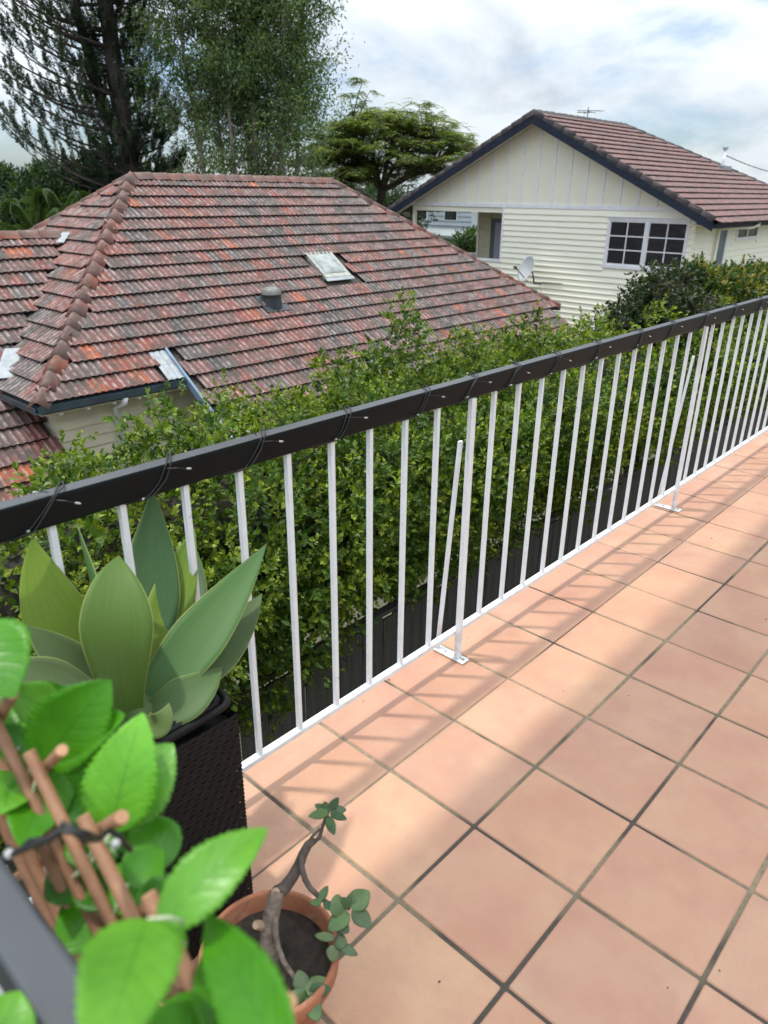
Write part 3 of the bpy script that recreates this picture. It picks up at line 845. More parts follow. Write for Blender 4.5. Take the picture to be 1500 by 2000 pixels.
# main face, rows counted up from the eave; hips trim each end
def main_range(r_):
    h = (16 - r_) * G * CP - 0.5 * G * CP
    return XL - h + 0.05, XR + h - 0.05
SKY = (9.72, 10.70, 10.44, 11.22)
lay(Vector((0, EY0, EZ)), Vector((1, 0, 0)), UPM, 16, main_range)
lay(Vector((0, EY0 - 6 * G * CP, EZ - 6 * G * SP)), Vector((1, 0, 0)), UPM, 6, lambda r_: (5.30, 16.5))
tiles = [t for t in tiles if not (SKY[0] < t[0].x < SKY[1] and SKY[2] - 0.20 < t[0].y < SKY[3] - 0.15)]
tiles = [t for t in tiles if not (4.86 < t[0].x < 5.30 and EY0 - 0.05 < t[0].y < EY0 + 0.45)]
# left hip face
def left_range(r_):
    h = (16 - r_) * G * CP - 0.5 * G * CP
    z = EZ + r_ * G * SP
    lo = max(YR - h + 0.05, 0)
    hi = YR + h - 0.05 if z > ZW - 0.15 else (YW - (ZW - z) / TP + 0.10)
    return lo, hi
lay(Vector((EX0, 0, EZ)), Vector((0, 1, 0)), UPL, 16, left_range)
# wing at the left, catslide towards us
ROWSW = 23
YW0 = YW - ROWSW * G * CP
def wing_range(r_):
    y = YW0 + (r_ + 0.5) * G * CP
    z = ZW - (YW - y) * TP
    return -2.2, (VX - (ZW - z) / TP + 0.06) if z > EZ else EX0 + 0.30
lay(Vector((0, YW0, ZW - (YW - YW0) * TP)), Vector((1, 0, 0)), UPM, ROWSW, wing_range)
# the 300 that show largest are objects; the rest one part
def shows(t):
    p = t[0] + t[2] * (G / 2)
    r = p - CAM
    dz = r.dot(FWD)
    u, v = 750 + 1431.3 * r.dot(RIGHT) / dz, 1000 + 1431.3 * r.dot(DOWN) / dz
    if not (0 < u < 1500): return -1
    edge = np.interp(u, [0, 130, 330, 400, 480, 640, 700, 830, 930, 1100, 1500], [930, 860, 770, 790, 800, 710, 690, 690, 640, 610, 560])
    if v > edge: return -1
    return abs(t[3].dot(r.normalized())) / r.length_squared
tiles.sort(key=shows, reverse=True)
near, rest = tiles[:300], tiles[300:]
base_off = wloc(roof)
def frame(t):
    Mx = Matrix((t[1], t[2], t[3])).transposed()
    if Mx.determinant() < 0: Mx = Matrix((-t[1], t[2], t[3])).transposed()
    return Mx
for t in near:
    o = link('roof_tile', tmesh, None, roof)
    Mx = frame(t).to_4x4(); Mx = Mx @ Matrix.Rotation(random.gauss(0, 0.008), 4, 'Z')
    Mx.translation = t[0] - base_off + t[3] * random.uniform(-.003, .003)
    o.matrix_basis = Mx
    o.color = (t[4], t[4], t[4], 1)
def many_tiles(name, lst, mat, parent):
    off = wloc(parent)
    V, F, C, Rn, k = [], [], [], [], 0
    for t in lst:
        Mx = np.array(frame(t)); V.append(TV @ Mx.T + np.array(t[0] - off) + np.array(t[3]) * random.uniform(-.003, .003)); F.append(TF + k); C.append(TC); Rn.append(np.full(len(TV), t[4])); k += len(TV)
    me = np_mesh(name, np.concatenate(V), np.concatenate(F), np.repeat(np.concatenate(C)[:, None], 3, 1))
    a = me.attributes.new('Rnd', 'FLOAT', 'POINT'); a.data.foreach_set('value', np.concatenate(Rn).astype(np.float32))
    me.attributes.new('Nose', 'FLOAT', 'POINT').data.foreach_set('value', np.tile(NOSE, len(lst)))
    o = link(name, me, mat, parent); o['kind'] = 'stuff'
    return o
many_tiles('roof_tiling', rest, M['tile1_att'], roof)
# ridge and hip caps, each a folded tile
def caps(a, b_, n1, n2, mat, parent, L=0.40, W=0.158, name='ridge_cap'):
    a, b_ = Vector(a), Vector(b_); t = (b_ - a); D = t.length; t.normalize()
    k = max(1, round(D / (L - 0.03)))
    stp = D / k
    up = (Vector(n1) + Vector(n2)).normalized()
    up = (up - t * up.dot(t)).normalized(); sd = t.cross(up)
    dn = 0.085
    v, f, c = [], [], []
    ring = [(-W, -dn), (-W * .55, -dn * .42), (-W * .2, 0.028), (0, 0.042), (W * .2, 0.028), (W * .55, -dn * .42), (W, -dn)]
    n = len(ring)
    for yy, li in ((0, 0.022), (stp + 0.03, 0.004)):
        for s_, h_ in ring: v.append((s_ * (1.01 if yy == 0 else 0.97), yy, h_ + li)); c.append(1 if abs(s_) < W * .3 else 0)
    for s_, h_ in ring: v.append((s_ * 1.0, 0.003, h_ + 0.03 - 0.03)); c.append(0)
    for i in range(n - 1):
        f.append((i, i + 1, n + i + 1, n + i)); f.append((2 * n + i, 2 * n + i + 1, i + 1, i))
    me = np_mesh(name, np.array(v, float), np.array(f), np.repeat(np.array(c, float)[:, None], 3, 1)); me.materials.append(mat)
    Mx = Matrix((sd, t, up)).transposed()
    if Mx.determinant() < 0: Mx = Matrix((-sd, t, up)).transposed()
    off = wloc(parent)
    for i in range(k):
        o = link(name, me, None, parent)
        M4 = Mx.to_4x4(); M4 = M4 @ Matrix.Rotation(random.gauss(0, 0.015), 4, 'Z')
        M4.translation = a + t * (i * stp) - off + up * random.uniform(-.004, .006) + Vector((0, 0, 0.03))
        o.matrix_basis = M4
        q = random.random(); o.color = (q, q, q, 1)
nM, nL, nR, nB = Vector((0, -SP, CP)), Vector((-SP, 0, CP)), Vector((SP, 0, CP)), Vector((0, SP, CP))
caps((EX0 - 0.02, EY0 - 0.02, EZ), (XL, YR, ZR + 0.02), nM, nL, M['cap1'], roof)
caps((EX1, EY0, EZ), (XR, YR, ZR), nM, nR, M['cap1'], roof, W=0.12)
caps((XR, YR, ZR + 0.01), (XL + 0.1, YR, ZR + 0.01), nM, nB, M['cap1'], roof)
caps((EX0, 2 * YR - EY0, EZ), (XL, YR, ZR), nL, nB, M['cap1'], roof, W=0.12)
caps((-2.2, YW, ZW + 0.01), (VX - 0.25, YW, ZW + 0.01), nM, nB, M['cap1'], roof)
# valley tray between wing and hip
b = MB(); b.bar((VX, YW, ZW - 0.01), (EX0, YW - (ZW - EZ) / TP, EZ - 0.01), 0.09, 0.05, (nM + nL)); b.build('valley_gutter', M['dark_metal'], roof)
b = MB(); b.bar((VX - 0.10, YW - 0.06, ZW + 0.035), (VX - 0.36, YW - 0.30, ZW - 0.12), 0.15, 0.02, (nM + nL)); b.build('flashing', M['zinc'], roof)
b = MB(); b.bar((3.34, 10.80, -0.76), (2.92, 10.28, -1.08), 0.28, 0.02, (nM + nL)); b.build('flashing', M['zinc'], roof)
# flashing and barge where the low roof begins
for (ya, yb) in ((EY0 - 0.02, EY0 + 0.27), (EY0 + 0.25, EY0 + 0.50)):
    b = MB()
    za, zb = ZR - (YR - ya) * TP + 0.045, ZR - (YR - yb) * TP + 0.04
    n_ = 7; v = []
    for i in range(n_):
        xx = 4.90 + i * 0.30 / (n_ - 1); zz = 0.012 if i % 2 else 0
        v += [(xx, ya, za + zz), (xx, yb, zb + zz)]
    b.add(v, [(2 * i, 2 * i + 2, 2 * i + 3, 2 * i + 1) for i in range(n_ - 1)])
    b.build('flashing', M['zinc'], roof)
b = MB()
ya, yb = EY0 - CAT - 0.05, EY0 + 0.52
za, zb = ZR - (YR - ya) * TP, ZR - (YR - yb) * TP
b.add([(5.20, ya, za - 0.16), (5.245, ya, za - 0.16), (5.245, yb, zb - 0.02), (5.20, yb, zb - 0.02), (5.20, ya, za + 0.085), (5.245, ya, za + 0.085), (5.245, yb, zb + 0.075), (5.20, yb, zb + 0.075)],
      [(0, 1, 2, 3), (7, 6, 5, 4), (0, 4, 5, 1), (2, 6, 7, 3), (0, 3, 7, 4), (1, 5, 6, 2)])
b.build('barge_board', M['slate_blue'], h1)
# gutters
def gutter(a, c, out, name='gutter', mat='gutter_blue', parent=None):
    a, c, o_ = Vector(a), Vector(c), Vector(out)
    pr_ = [(0, 0.06), (0, -0.05), (0.10, -0.05), (0.115, 0.05), (0.105, 0.05), (0.092, -0.04), (0.01, -0.04), (0.01, 0.06)]
    v = [p + o_ * q + Vector((0, 0, z)) for p in (a, c) for q, z in pr_]
    n = len(pr_)
    f = [(i, (i + 1) % n, n + (i + 1) % n, n + i) for i in range(n)] + [tuple(range(n)), tuple(range(2 * n - 1, n - 1, -1))]
    g_ = MB(); g_.add(v, f); return g_.build(name, M[mat], parent)
gutter((EX0 - 0.03, EY0 + 0.03, EZ - 0.045), (5.19, EY0 + 0.03, EZ - 0.045), (0, -1, 0), parent=h1)
gutter((EX0 + 0.03, EY0 - 0.08, EZ - 0.045), (EX0 + 0.03, 10.15, EZ - 0.045), (-1, 0, 0), parent=h1)
gutter((EX1 - 0.02, EY0 + 0.02, EZ - 0.04), (EX1 - 0.02, 14.5, EZ - 0.04), (1, 0, 0), parent=h1)
# walls under the eaves: weatherboards
def board_run(parent, a, c, z, h, mat, out, name='weatherboard', t=0.038):
    a, c, o_ = Vector(a), Vector(c), Vector(out)
    v = []
    for p in (a, c):
        v += [p + Vector((0, 0, z)) + o_ * t, p + Vector((0, 0, z + h + 0.006)) + o_ * 0.005, p + Vector((0, 0, z + h + 0.006)), p + Vector((0, 0, z))]
    b_ = MB(); b_.add(v, [(0, 1, 5, 4), (1, 2, 6, 5), (2, 3, 7, 6), (3, 0, 4, 7), (3, 2, 1, 0), (4, 5, 6, 7)])
    return b_.build(name, mat, parent)
WYF = EY0 + 0.42
for k in range(9):
    board_run(h1, (EX0 + 0.42, WYF, 0), (5.20, WYF, 0), EZ - 0.20 - 0.17 * (k + 1), 0.17, M['cream2'], (0, -1, 0))
    board_run(h1, (EX0 + 0.42, 10.2, 0), (EX0 + 0.42, WYF - 0.012, 0), EZ - 0.20 - 0.17 * (k + 1), 0.17, M['cream2'], (-1, 0, 0))
b = MB(); b.box(EX0 + 0.44, 16.3, WYF + 0.03, 17.2, -2.95, EZ - 0.10); b.build('wall', M['cream2'], h1)
b = MB(); b.box(EX0 + 0.05, 5.195, EY0 + 0.035, WYF + 0.02, EZ - 0.16, EZ - 0.14); b.build('eave_soffit', M['cream2'], h1)
b = MB(); b.box(5.26, 16.3, EY0 - CAT + 0.45, WYF, -2.95, EZ - CAT * TP + 0.05); b.build('wall', M['cream2'], h1)
b = MB(); b.tube([(4.12, EY0 - 0.03, EZ - 0.09), (4.12, EY0 + 0.02, EZ - 0.20), (4.14, WYF - 0.06, EZ - 0.34), (4.14, WYF - 0.07, -2.9)], 0.045, 10)
b.build('downpipe', M['white_paint'], h1, smooth=True)
for k in range(6):
    b = MB(); xx = EX0 + 0.35 + k * 0.42
    b.box(xx - 0.025, xx + 0.025, EY0 + 0.07, WYF, EZ - 0.20, EZ - 0.161); b.build('rafter_end', M['white_paint'], h1)
# skylight
s0 = Vector((9.80, 10.49, ZR - (YR - 10.49) * TP)); nrm = Vector((0, -SP, CP))
Ms = Matrix((Vector((1, 0, 0)), UPM, nrm)).transposed().to_4x4(); Ms.translation = s0
sk = MB()
w_, l_ = 0.76, 0.80
for (x0, x1, yA, yB) in ((0, w_, 0, 0.13), (0, w_, l_ - 0.10, l_), (0, 0.10, 0.131, l_ - 0.101), (w_ - 0.10, w_, 0.131, l_ - 0.101)):
    sk.box(x0, x1, yA, yB, -0.02, 0.062, Ms)
skf = sk.build('skylight', M['old_sky_frame'], roof)
sk = MB()
gx, gy = 9, 9
v = []
for iy in range(gy):
    for ix in range(gx):
        fx, fy = ix / (gx - 1), iy / (gy - 1)
        hz = 0.07 + 0.05 * (1 - abs(2 * fx - 1) ** 4) * (1 - abs(2 * fy - 1) ** 4)
        v.append(Ms @ Vector((0.09 + fx * (w_ - 0.18), 0.12 + fy * (l_ - 0.21), hz)))
sk.add(v, [(iy * gx + ix, iy * gx + ix + 1, (iy + 1) * gx + ix + 1, (iy + 1) * gx + ix) for iy in range(gy - 1) for ix in range(gx - 1)])
sk.build('pane', M['old_sky_dome'], skf, smooth=True)
sk = MB(); sk.box(-0.03, w_ + 0.03, -0.10, -0.002, 0.045, 0.055, Ms); sk.build('apron', M['zinc'], skf)
# dome vent
vb = Vector((7.98, 10.05, ZR - (YR - 10.05) * TP))
t = MB(); Mv = Ms.copy(); Mv.translation = vb; t.box(-0.28, 0.30, -0.22, 0.22, 0.03, 0.06, Mv); vp = t.build('roof_vent', M['vent_dark'], roof)
t = MB(); t.lathe([(0.20, -0.15), (0.19, 0.06), (0.185, 0.13), (0.195, 0.14), (0.195, 0.155)], vb + Vector((0, 0, 0.06)), 24); t.build('vent_collar', M['vent_dark'], vp, smooth=True)
t = MB(); t.lathe([(0.195, 0.0), (0.185, 0.05), (0.15, 0.10), (0.09, 0.13), (0.001, 0.14)], vb + Vector((0, 0, 0.215)), 24); t.build('vent_dome', M['vent_top'], vp, smooth=True)

# ------------------------------------------------------------------ cream gabled house
X2 = 20.0; XBG = 19.45
YA, ZA = 11.86, 3.74                  # apex of the barge
YR2, YL2, ZE2 = 6.14, 17.58, 0.98     # lower ends of the barges
TP2 = (ZA - ZE2) / (YA - YR2); AP2 = math.atan(TP2); CP2, SP2 = math.cos(AP2), math.sin(AP2)
h2 = empty('cream_house', (24, 12, -2.95))
tag(h2, 'cream weatherboard house with navy barge boards and brown tiled gable roof', 'house')
XE2 = 25.4; XF2 = XE2 + (YA - YR2)
b = MB()
z_ = -0.06
b.add([(XBG + .02, YA, ZA + z_), (XE2, YA, ZA + z_), (XF2, YR2, ZE2 + z_), (XBG + .02, YR2, ZE2 + z_)], [(3, 2, 1, 0)])
b.add([(XBG + .02, YA, ZA + z_), (XE2, YA, ZA + z_), (XF2, YL2, ZE2 + z_), (XBG + .02, YL2, ZE2 + z_)], [(0, 1, 2, 3)])
b.add([(XE2, YA, ZA + z_), (XF2, YR2, ZE2 + z_), (XF2, YL2, ZE2 + z_)], [(0, 1, 2)])
roof2 = b.build('roof', M['dark_metal'], h2)
G2, TW2 = 0.34, 0.30
sc_ = TW2 / TW
tl2 = []
UP2 = Vector((0, CP2, SP2)); UP2b = Vector((0, -CP2, SP2))
n2 = Vector((0, -SP2, CP2)); n2b = Vector((0, SP2, CP2))
rows2 = int((YA - YR2) / CP2 / G)
TWs = TW
for r_i in range(rows2 + 1):
    h = (rows2 - r_i) * G * CP2
    xx = XBG + 0.12
    while xx < XE2 + h - 0.1:
        tl2.append((Vector((xx + (TWs / 2 if r_i % 2 else 0), YA - h - 0.30 * CP2, ZA - h * TP2 - 0.30 * SP2)), Vector((1, 0, 0)), UP2, n2, random.random()))
        xx += TWs
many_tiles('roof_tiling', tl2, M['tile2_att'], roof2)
caps((XE2, YA, ZA + 0.01), (XBG + 0.05, YA, ZA + 0.01), n2, n2b, M['cap2'], roof2, W=0.14)
caps((XF2, YR2, ZE2), (XE2, YA, ZA), n2, Vector((SP2, 0, CP2)), M['cap2'], roof2, W=0.13)
# verge caps along the barges
for ye, nn in ((YR2, n2), (YL2, n2b)):
    a_ = Vector((XBG + 0.05, ye, ZE2 + 0.02)); c_ = Vector((XBG + 0.05, YA, ZA + 0.02))
    caps(a_, c_, nn, Vector((-1, 0, 0)) * 0.8 + nn, M['cap2'], roof2, W=0.11, L=0.42, name='verge_tile')
# barge boards and the soffit behind them
for ye in (YR2, YL2):
    b = MB()
    v = []
    for xx in (XBG - 0.02, XBG + 0.02):
        v += [(xx, ye, ZE2 - 0.26), (xx, ye, ZE2 - 0.03), (xx, YA, ZA - 0.03), (xx, YA, ZA - 0.28)]
    b.add(v, [(0, 1, 2, 3), (7, 6, 5, 4), (0, 4, 5, 1), (1, 5, 6, 2), (2, 6, 7, 3), (3, 7, 4, 0)])
    b.build('barge_board', M['navy'], h2)
    b = MB()
    b.add([(XBG + 0.021, ye, ZE2 - 0.13), (X2 + 0.02, ye, ZE2 - 0.13), (X2 + 0.02, YA, ZA - 0.13), (XBG + 0.021, YA, ZA - 0.13)], [(0, 1, 2, 3)])
    b.build('verge_soffit', M['soffit'], h2)
# gable panel with cover battens
ZG = 1.20
YC, YV, YP = 6.79, 13.0, 16.8        # wall corner, verandah edge, verandah post
YCg, YPg = 6.62, YL2 - 0.48
b = MB()
zg_ = lambda y: ZA - 0.14 - abs(YA - y) * TP2
b.add([(X2, YC + 0.02, ZG), (X2, YP + 0.1, ZG), (X2, YP + 0.1, zg_(YP + .1)), (X2, YA, zg_(YA)), (X2, YC + .02, zg_(YC + .02)),
       (X2 + .1, YC + .02, ZG), (X2 + .1, YP + .1, ZG), (X2 + .1, YP + .1, zg_(YP + .1)), (X2 + .1, YA, zg_(YA)), (X2 + .1, YC + .02, zg_(YC + .02))],
      [(4, 3, 2, 1, 0), (5, 6, 7, 8, 9), (0, 1, 6, 5)])
b.build('gable_panel', M['panel_cream'], h2)
yb_ = YA
for k in range(-9, 10):
    yy = YA - 0.02 + k * 0.553
    if yy < YC + 0.5 or yy > YP - 0.1: continue
    b = MB(); b.box(X2 - 0.022, X2 - 0.001, yy - 0.032, yy + 0.032, ZG + 0.071, zg_(yy) - 0.02); b.build('batten', M['trim'], h2)
b = MB(); b.box(X2 - 0.035, X2 - 0.001, YC - 0.05, YP + 0.12, ZG - 0.04, ZG + 0.07); b.build('belt_rail', M['trim'], h2)
# front wall boards with the window opening cut
WIN = (6.98, 9.28, -0.33, 0.90)       # y0 y1 z0 z1
BH = 0.166
zt = ZG - 0.045
k = 0
while zt - BH * (k + 1) > -2.4:
    z = zt - BH * (k + 1)
    spans = [(YC + 0.03, YV)]
    if z < -0.43 - 0.02: spans = [(YC + 0.03, YP + 0.1)]
    if z + BH > WIN[2] - 0.02 and z < WIN[3] + 0.02:
        spans = [(YC + 0.03, WIN[0] - 0.05), (WIN[1] + 0.05, YV)]
    for s0_, s1_ in spans:
        board_run(h2, (X2, s0_, 0), (X2, s1_, 0), z, BH, M['cream'], (-1, 0, 0), t=0.045)
    k += 1
ZB2 = zt - BH * k
b = MB(); b.box(X2 + 0.002, X2 + 0.08, YC + 0.03, WIN[0] - 0.02, ZB2, ZG); b.box(X2 + 0.002, X2 + 0.08, WIN[1] + 0.02, YV, ZB2, ZG)
b.box(X2 + 0.002, X2 + 0.08, WIN[0] - 0.02, WIN[1] + 0.02, ZB2, WIN[2]); b.box(X2 + 0.002, X2 + 0.08, WIN[0] - .02, WIN[1] + .02, WIN[3], ZG); b.box(X2 + 0.002, X2 + 0.08, YV, YP, ZB2, -0.5)
b.build('wall', M['cream'], h2)
b = MB(); b.box(X2 - 0.045, X2 + 0.02, YC - 0.03, YC + 0.03, ZB2, ZG - 0.041); b.build('corner_board', M['cream'], h2)
b = MB(); b.box(X2 - 0.042, X2 - 0.001, YV - 0.03, YV + 0.03, -0.42, ZG - 0.041); b.build('corner_board', M['trim'], h2)
b = MB(); b.box(X2 - 0.05, X2 + 0.1, YV - 0.04, YP + 0.08, -0.50, -0.42); b.build('verandah_sill', M['trim'], h2)
b = MB(); b.box(X2 - 0.06, X2 + 0.05, YC - 0.02, YP, ZB2 - 0.10, ZB2 - 0.002); b.build('base_trim', M['brown_trim'], h2)
b = MB(); b.box(X2 + 0.0, X2 + 0.05, YC - 0.0, YP, -2.95, ZB2 - 0.101); b.build('base_wall', M['base_white'], h2)
# window: frame, two sashes with glazing bars, panes
win = MB(); y0_, y1_, z0_, z1_ = WIN
for (a0, a1, c0, c1) in ((y0_ - .05, y1_ + .05, z1_, z1_ + .075), (y0_ - .09, y1_ + .09, z0_ - .085, z0_), (y0_ - .05, y0_, z0_, z1_), (y1_, y1_ + .05, z0_, z1_), ((y0_ + y1_) / 2 - .03, (y0_ + y1_) / 2 + .03, z0_, z1_)):
    win.box(X2 - 0.05, X2 + 0.05, a0, a1, c0, c1)
wo = win.build('window', M['trim'], h2)
ym = (y0_ + y1_) / 2
for (a0, a1) in ((y0_, ym - .03), (ym + .03, y1_)):
    s_ = MB()
    s_.box(X2 - 0.025, X2 + 0.02, a0, a0 + .045, z0_, z1_); s_.box(X2 - 0.025, X2 + 0.02, a1 - .045, a1, z0_, z1_)
    s_.box(X2 - 0.025, X2 + 0.02, a0 + .045, a1 - .045, z0_, z0_ + .05); s_.box(X2 - 0.025, X2 + 0.02, a0 + .045, a1 - .045, z1_ - .05, z1_)
    s_.build('sash', M['trim'], wo)
    mid = (a0 + a1) / 2
    gb = MB(); gb.box(X2 - 0.020, X2 + 0.015, mid - .016, mid + .016, z0_ + .05, z1_ - .05)
    for fz in (1 / 3, 2 / 3):
        zz = z0_ + .05 + (z1_ - z0_ - .1) * fz
        gb.box(X2 - 0.017, X2 + 0.012, a0 + .045, mid - .0165, zz - .016, zz + .016); gb.box(X2 - 0.017, X2 + 0.012, mid + .0165, a1 - .045, zz - .016, zz + .016)
    gb.build('glazing_bar', M['trim'], wo)
    for c in range(2):
        for r_i in range(3):
            p0 = a0 + .045 + c * (mid - a0 - .045) + (.0165 if c else 0); p1 = (mid - .0165) if c == 0 else a1 - .045
            q0 = z0_ + .05 + (z1_ - z0_ - .1) * r_i / 3; q1 = z0_ + .05 + (z1_ - z0_ - .1) * (r_i + 1) / 3
            pb = MB(); pb.box(X2 - 0.004, X2 + 0.002, p0, p1, q0, q1); pb.build('pane', M['glass'], wo)
b = MB(); b.box(X2 - 0.09, X2 - 0.026, y0_ - .12, y1_ + .10, z1_ + .076, z1_ + .10); b.build('window_hood', M['trim'], wo)
# interior behind the window
b = MB(); b.box(X2 + 3.0, X2 + 3.1, YC + 0.1, YV, -2.0, ZG); b.box(X2 + 0.1, X2 + 3.0, YV - 0.1, YV - 0.05, -2.0, ZG); b.box(X2 + .09, X2 + 3, YC + .1, YV - .1, -1.5, -1.4); b.box(X2 + .11, X2 + 3, YC + .1, YV - .1, ZG + .02, ZG + .06)
b.build('interior', M['interior'], h2)
# verandah: post, beam, ceiling, floor, back wall with door, balustrade
b = MB(); b.box(X2 + 0.0, X2 + 0.11, YP - 0.05, YP + 0.06, -0.42, ZG - 0.041); b.build('verandah_post', M['cream'], h2)
b = MB(); b.box(X2 + 0.10, X2 + 3.2, YV - 0.03, YP + 0.3, ZG - 0.06, ZG - 0.03); b.build('verandah_ceiling', M['soffit'], h2)
b = MB(); b.box(X2 + 0.02, X2 + 0.10, YV, YP - 0.052, ZG - 0.20, ZG - 0.042); b.build('verandah_beam', M['cream'], h2)
b = MB(); b.box(X2 + 0.1, X2 + 3.0, YV, YP, -1.55, -1.45); b.build('verandah_floor', M['verandah_floor'], h2)
XB = X2 + 2.0
for k in range(15):
    board_run(h2, (XB, 14.86, 0), (XB, 15.36, 0), ZG - 0.07 - 0.17 * (k + 1), 0.17, M['cream2'], (-1, 0, 0))
b = MB(); b.box(XB + 0.002, XB + 0.08, YV - 0.4, 15.38, -1.45, ZG - 0.065); b.build('back_wall', M['cream2'], h2)
b = MB(); b.box(XB - 0.03, XB + 0.001, 14.05, 14.84, -1.45, 0.75); dr = b.build('door', M['door_grey'], h2)
b = MB(); b.box(XB - 0.036, XB - 0.0305, 14.15, 14.66, -1.2, 0.62); b.build('pane', M['curtain'], dr)
b = MB(); b.box(XB - 0.05, XB - 0.005, 15.365, 15.44, -1.45, ZG - 0.065); b.build('corner_board', M['cream'], h2)
for k in range(9):
    b = MB(); yy = 15.52 + k * 0.12; b.box(XB - 0.015, XB + 0.015, yy - 0.018, yy + 0.018, -1.3, -0.50); b.build('verandah_baluster', M['trim'], h2)
b = MB(); b.box(XB - 0.03, XB + 0.03, 15.45, YP, -0.499, -0.44); b.build('verandah_handrail', M['trim'], h2)
# side wall to the right
k = 0
while zt - BH * (k + 1) > -2.4:
    z = zt - 0.1 - BH * (k + 1)
    board_run(h2, (X2 + 0.02, YC, 0), (21.66, YC, 0), z, BH, M['cream'], (0, -1, 0), t=0.045)
    if z + BH > 0.38 and z < 0.95:
        board_run(h2, (22.42, YC, 0), (23.16, YC, 0), z, BH, M['cream'], (0, -1, 0), t=0.045); board_run(h2, (25.1, YC, 0), (31.0, YC, 0), z, BH, M['cream'], (0, -1, 0), t=0.045)
    else:
        board_run(h2, (22.42, YC, 0), (31.0, YC, 0), z, BH, M['cream'], (0, -1, 0), t=0.045)
    k += 1
b = MB(); b.box(X2 + 0.1, 31, YC + 0.002, YC + 0.08, -2.95, ZE2 - 0.1); b.build('wall', M['cream'], h2)
b = MB(); b.box(X2 + 0.1, 31, YC - 0.0, YC + 0.05, -2.95, -2.2); b.build('base_wall', M['base_white'], h2)
b = MB(); b.box(21.76, 22.32, YC - 0.03, YC + 0.001, -1.6, 0.82); d2 = b.build('side_door', M['door_grey'], h2)
b = MB(); b.box(21.66, 21.759, YC - 0.06, YC + 0.001, -1.6, 0.86); b.box(22.321, 22.42, YC - 0.06, YC + 0.001, -1.6, 0.86); b.box(21.66, 22.42, YC - 0.06, YC + 0.001, 0.861, 0.93); b.build('door_frame', M['trim'], d2)
w2 = MB(); w2.box(23.16, 25.1, YC - 0.05, YC + 0.001, 0.34, 0.42); w2.box(23.16, 25.1, YC - .05, YC + .001, 0.90, 0.97); w2.box(23.16, 23.26, YC - .05, YC + .001, 0.42, 0.90); w2.box(25.0, 25.1, YC - .05, YC + .001, 0.42, 0.90); w2.box(24.08, 24.16, YC - .05, YC + .001, 0.42, 0.90)
w2o = w2.build('window', M['trim'], h2)
for a0, a1 in ((23.26, 24.08), (24.16, 25.0)):
    b = MB(); b.box(a0, a1, YC - 0.015, YC - 0.009, 0.42, 0.90); b.build('pane', M['glass'], w2o)
b = MB(); b.box(XBG + 0.03, XF2, YR2 + 0.02, YC - 0.0, ZE2 - 0.135, ZE2 - 0.12); b.build('eave_soffit', M['cream2'], h2)
b = MB(); b.box(XBG + 0.021, XF2, YR2, YR2 + 0.019, ZE2 - 0.20, ZE2 - 0.02); b.build('fascia', M['navy'], h2)
gutter((XBG + 0.021, YR2 - 0.001, ZE2 - 0.05), (XF2, YR2 - 0.001, ZE2 - 0.05), (0, -1, 0), mat='navy', parent=h2)
b = MB(); b.tube([(22.9, YR2 - 0.05, ZE2 - 0.10), (22.9, YR2 - 0.05, ZE2 - 0.17), (22.7, YR2 + 0.05, ZE2 - 0.24), (21.9, YC - 0.20, ZE2 - 0.26), (21.5, YC - 0.10, ZE2 - 0.30), (21.5, YC - 0.08, -2.9)], 0.045, 10); b.build('downpipe', M['cream'], h2, smooth=True)
# flue pipe on the roof
zf = lambda y: ZA - (YA - y) * TP2
t = MB(); t.tube([(27.6, 9.15, zf(9.15) - 0.1), (27.6, 9.15, zf(9.15) + 0.62)], 0.055, 12); fp = t.build('flue_pipe', M['white_paint'], roof2, smooth=True)
t = MB(); t.lathe([(0.0, 0.10), (0.09, 0.07), (0.10, 0.0)], (27.6, 9.15, zf(9.15) + 0.62), 12); t.build('flue_cap', M['zinc'], fp)
t = MB(); t.box(27.25, 27.95, 8.95, 9.35, zf(9.15) - .06, zf(9.15) + 0.09); t.build('flue_flashing', M['zinc'], fp)
# antenna
an = empty('tv_antenna', (22.65, 11.86, ZA))
tag(an, 'small television antenna on the ridge of the brown tiled roof', 'antenna')
t = MB(); t.tube([(22.65, 11.86, ZA - 0.02), (22.65, 11.86, ZA + 0.38)], 0.014, 6); t.build('mast', M['dark_metal'], an)
t = MB(); t.tube([(22.3, 11.55, ZA + 0.24), (23.0, 12.2, ZA + 0.24)], 0.012, 6); t.build('boom', M['dark_metal'], an)
for k in range(4):
    f_ = k / 3; c = Vector((22.35 + 0.6 * f_, 11.6 + 0.55 * f_, ZA + 0.24 + 0.03 * (k % 2))); d = Vector((0.68, -0.73, 0.0)) * (0.42 - 0.06 * k)
    t = MB(); t.tube([c - d, c + d], 0.009, 5); t.build('element', M['dark_metal'], an)
# satellite dish on the gable wall
sd = empty('satellite_dish', (X2 - 0.02, 11.75, -1.1))
tag(sd, 'grey satellite dish fixed on the cream weatherboard wall', 'satellite dish')
dc = Vector((19.40, 11.52, -0.60)); ax = Vector((-0.82, 0.45, 0.34)).normalized()
qx = ax.to_track_quat('Z', 'Y').to_matrix().to_4x4(); qx.translation = dc
t = MB(); pr2 = [(0.001, 0.0), (0.13, 0.012), (0.26, 0.045), (0.37, 0.09), (0.42, 0.118), (0.42, 0.108), (0.36, 0.078), (0.25, 0.03), (0.001, -0.02)]
t.lathe(pr2, (0, 0, 0), 28); t.v = [tuple(qx @ Vector(v)) for v in t.v]; t.build('dish', M['dish'], sd, smooth=True)
lnb = dc + ax * 0.48 + Vector((0, 0, -0.10))
t = MB(); t.tube([dc - Vector((0, 0, 0.36)), lnb], 0.015, 6); t.build('feed_arm', M['dark_metal'], sd)
